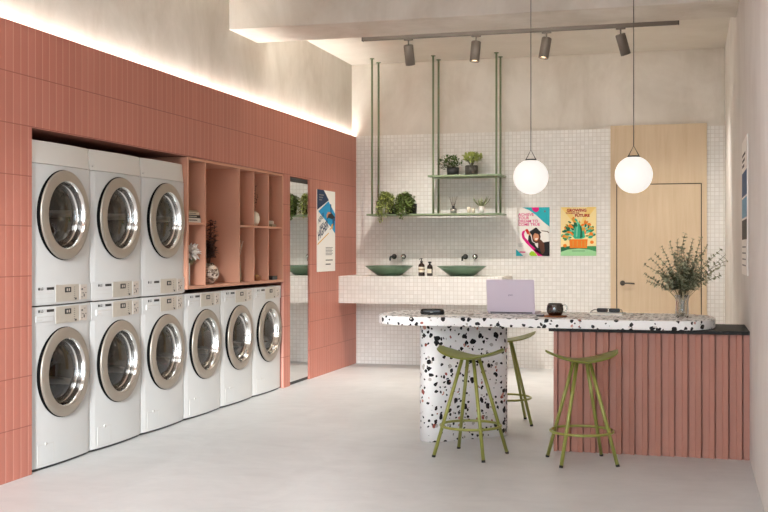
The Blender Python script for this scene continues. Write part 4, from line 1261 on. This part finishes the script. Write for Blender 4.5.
# harvest poster
P2 = thing('poster', (-1.179, YB - 0.021, 1.529), 'cream, orange and green illustrated harvest poster on the mosaic wall', 'poster', 'posters on the mosaic wall')
wd, hd = 0.194, 0.270
MB().box(-wd, wd, -0.006, 0, -hd, hd).build('board', M['p_cream'], P2)
mats = ['p_green', 'p_dgreen', 'p_lgreen', 'p_orange', 'p_aqua', 'p_dred', 'p_gold', 'p_lteal', 'p_white', 'p_ray']
mi = {k: i for i, k in enumerate(mats)}
A = MB(); fn = plane_map('ny')
def U(x, y): return (-wd + 2 * wd * x, hd - 2 * hd * y)
poly(A, [(0, 0.82), (0.25, 0.80), (0.5, 0.84), (0.5, 1), (0, 1)], t_, mi['p_dgreen'])
poly(A, [(1, 0.80), (0.75, 0.80), (0.5, 0.84), (0.5, 1), (1, 1)], t_, mi['p_green'])
poly(A, [(0, 1), (0, 0.92), (0.2, 0.87), (0.5, 0.85), (0.8, 0.87), (1, 0.91), (1, 1)], t_ + .0003, mi['p_lgreen'])
for k, (a0, b0_) in enumerate(((0.0, 0.25), (0.75, 1.0))):
    poly(A, [(0.5, 0.45), (a0, 0.0), (b0_, 0.0)], t_ - .0002, mi['p_ray'])
rn = random.Random(21)
leafc = ['p_green', 'p_dgreen', 'p_aqua', 'p_lteal', 'p_orange', 'p_gold']
for k in range(90):
    a = rn.uniform(PI * 1.02, PI * 1.98); q = rn.uniform(0.22, 0.47)
    cx_ = 0.5 + q * 1.02 * math.cos(a); cy_ = 0.70 + q * 0.98 * math.sin(a)
    r_ = rn.uniform(0.035, 0.07); th = a + rn.uniform(-.7, .7)
    pts_ = []
    for j in range(8):
        b_ = 2 * PI * j / 8; ux = r_ * math.cos(b_) * 1.3; uy = r_ * math.sin(b_) * 0.6
        pts_.append((min(0.99, max(0.01, cx_ + ux * math.cos(th) - uy * math.sin(th))), min(0.95, cy_ + (ux * math.sin(th) + uy * math.cos(th)) * 0.72)))
    poly(A, pts_, t_ + .0004 + k * 1e-5, mi[leafc[k % 6]])
for x_, y_ in ((0.10, 0.60), (0.12, 0.79), (0.86, 0.55), (0.80, 0.36), (0.88, 0.72), (0.22, 0.44)):
    put_flat(A, fn, [U(x_ + 0.055 * math.cos(a * PI / 6), y_ + 0.035 * math.sin(a * PI / 6)) for a in range(12)], t_ + .001, mi['p_orange' if x_ != 0.22 else 'p_dgreen'])
# central teal hooded shape
poly(A, [(0.50, 0.34), (0.60, 0.40), (0.67, 0.52), (0.69, 0.62), (0.60, 0.65), (0.40, 0.65), (0.34, 0.60), (0.38, 0.48)], t_ + .0012, mi['p_aqua'])
poly(A, [(0.52, 0.34), (0.60, 0.44), (0.62, 0.62), (0.54, 0.64), (0.56, 0.50)], t_ + .0014, mi['p_dgreen'])
poly(A, [(0.44, 0.42), (0.49, 0.38), (0.47, 0.60), (0.43, 0.62)], t_ + .0014, mi['p_lteal'])
# crate
poly(A, [(0.24, 0.66), (0.76, 0.66), (0.74, 0.84), (0.26, 0.84)], t_ + .0016, mi['p_orange'])
for x_ in (0.34, 0.46, 0.58, 0.68): poly(A, [(x_, 0.69), (x_ + 0.02, 0.69), (x_ + 0.02, 0.81), (x_, 0.81)], t_ + .0018, mi['p_gold'])
for q in range(2): poly(A, [(0.32, 0.885 + q * 0.02), (0.68, 0.885 + q * 0.02), (0.68, 0.890 + q * 0.02), (0.32, 0.890 + q * 0.02)], t_ + .0006, mi['p_green'])
A.build('artwork', [M[k] for k in mats], P2, recalc=False)
L2 = MB()
a_, b_ = U(0.17, 0.095); put_text(L2, fn, 'GROWING', 0.044, a_, b_, t_ + .002, bold=0.0018, width=0.215)
a_, b_ = U(0.14, 0.140); put_text(L2, fn, 'TOWARDS THE', 0.024, a_, b_, t_ + .002, bold=0.001, width=0.15)
a_, b_ = U(0.40, 0.200); put_text(L2, fn, 'FUTURE', 0.042, a_, b_, t_ + .002, bold=0.0018, width=0.16)
L2.build('lettering', M['p_dred'], P2, recalc=False)

# climber / athlete poster on the pink wall
P3 = thing('poster', (WL + 0.001, 11.188, 1.528), 'white poster with navy corner and blue athlete photo on the pink tiled wall', 'poster')
wd, hd = 0.303, 0.433
fn = plane_map('px')
MB().box(0, 0.006, -wd, wd, -hd, hd).build('board', M['p_white'], P3)
mats = ['p_navy', 'p_blue', 'p_white', 'p_black', 'p_skin', 'p_gold', 'p_grey', 'p_orange', 'p_deep']
mi = {k: i for i, k in enumerate(mats)}
A = MB()
def U(x, y): return (-wd + 2 * wd * x, hd - 2 * hd * y)
poly(A, [(0, 0), (0.36, 0), (0.64, 0.115), (0, 0.25)], t_, mi['p_navy'])
poly(A, [(0.62, 0.13), (1, 0.28), (1, 0.53), (0.80, 0.46), (0.06, 0.265)], t_ + .0002, mi['p_blue'])
poly(A, [(0.62, 0.125), (0.64, 0.115), (0.02, 0.262), (0.0, 0.25)], t_ + .0004, mi['p_white'])
# leaping figure
poly(A, [(0.72, 0.16), (0.77, 0.165), (0.80, 0.28), (0.72, 0.30)], t_ + .0006, mi['p_deep'])
poly(A, [(0.50, 0.30), (0.58, 0.26), (0.72, 0.265), (0.78, 0.29), (0.66, 0.33), (0.52, 0.34)], t_ + .0007, mi['p_skin'])
poly(A, [(0.62, 0.29), (0.80, 0.275), (0.98, 0.32), (0.97, 0.37), (0.82, 0.35), (0.62, 0.335), (0.50, 0.37)], t_ + .0008, mi['p_black'])
poly(A, [(0.84, 0.34), (0.96, 0.33), (0.93, 0.42), (0.84, 0.45)], t_ + .0009, mi['p_deep'])
poly(A, [(0.78, 0.42), (0.88, 0.40), (0.84, 0.48), (0.76, 0.46)], t_ + .001, mi['p_gold'])
poly(A, [(0.02, 0.66), (0.62, 0.52), (0.64, 0.528), (0.02, 0.676)], t_ + .0004, mi['p_gold'])
poly(A, [(0.68, 0.475), (0.82, 0.44), (0.84, 0.45), (0.70, 0.487)], t_ + .0004, mi['p_gold'])
for q in range(6): poly(A, [(0.46, 0.70 + q * 0.018), (0.86 - 0.05 * (q % 2), 0.70 + q * 0.018), (0.86 - 0.05 * (q % 2), 0.708 + q * 0.018), (0.46, 0.708 + q * 0.018)], t_, mi['p_grey'])
poly(A, [(0.46, 0.855), (0.86, 0.855), (0.86, 0.866), (0.46, 0.866)], t_, mi['p_black'])
poly(A, [(0.46, 0.905), (0.74, 0.905), (0.74, 0.918), (0.46, 0.918)], t_, mi['p_black'])
for q in range(3): poly(A, [(0.10, 0.055 + q * 0.03), (0.36 - 0.05 * q, 0.055 + q * 0.03), (0.36 - 0.05 * q, 0.07 + q * 0.03), (0.10, 0.07 + q * 0.03)], t_ + .0004, mi['p_grey'])
A.build('artwork', [M[k] for k in mats], P3, recalc=False)
L3 = MB(); ro = math.radians(24)
a_, b_ = U(0.07, 0.42); put_text(L3, fn, 'NEVER', 0.075, a_, b_, t_ + .001, bold=0.001, rot=ro, shear=0.2, width=0.2)
a_, b_ = U(0.14, 0.49); put_text(L3, fn, 'BEEN', 0.05, a_, b_, t_ + .001, bold=0.001, rot=ro, width=0.14)
a_, b_ = U(0.06, 0.62); put_text(L3, fn, 'HIGHER', 0.125, a_, b_, t_ + .001, bold=0.003, rot=ro, shear=0.2, width=0.36)
L3.build('lettering', M['p_navy'], P3, recalc=False)

# poster on the right wall
P4 = thing('poster', (WR - 0.001, 7.83, 1.62), 'tall white poster with a column of blue photos on the plain plaster wall', 'poster')
wd, hd = 0.36, 0.46
fn = plane_map('nx')
MB().box(-0.008, 0, -wd, wd, -hd, hd).build('board', M['p_white'], P4)
mats = ['p_deep', 'p_sky', 'p_black', 'p_grey', 'p_white']
A = MB()
t4 = 0.0085
poly(A, [(0.04, 0.24), (0.96, 0.24), (0.96, 0.42), (0.04, 0.42)], t4, 0)
poly(A, [(0.04, 0.435), (0.96, 0.435), (0.96, 0.58), (0.04, 0.58)], t4, 1)
poly(A, [(0.04, 0.595), (0.96, 0.595), (0.96, 0.74), (0.04, 0.74)], t4, 2)
for q in range(4): poly(A, [(0.10, 0.79 + q * 0.045), (0.80, 0.79 + q * 0.045), (0.80, 0.80 + q * 0.045), (0.10, 0.80 + q * 0.045)], t4, 3)
for q in range(3): poly(A, [(0.10, 0.10 + q * 0.04), (0.7 - 0.1 * q, 0.10 + q * 0.04), (0.7 - 0.1 * q, 0.122 + q * 0.04), (0.10, 0.122 + q * 0.04)], t4, 2)
A.build('artwork', [M[k] for k in mats], P4, recalc=False)
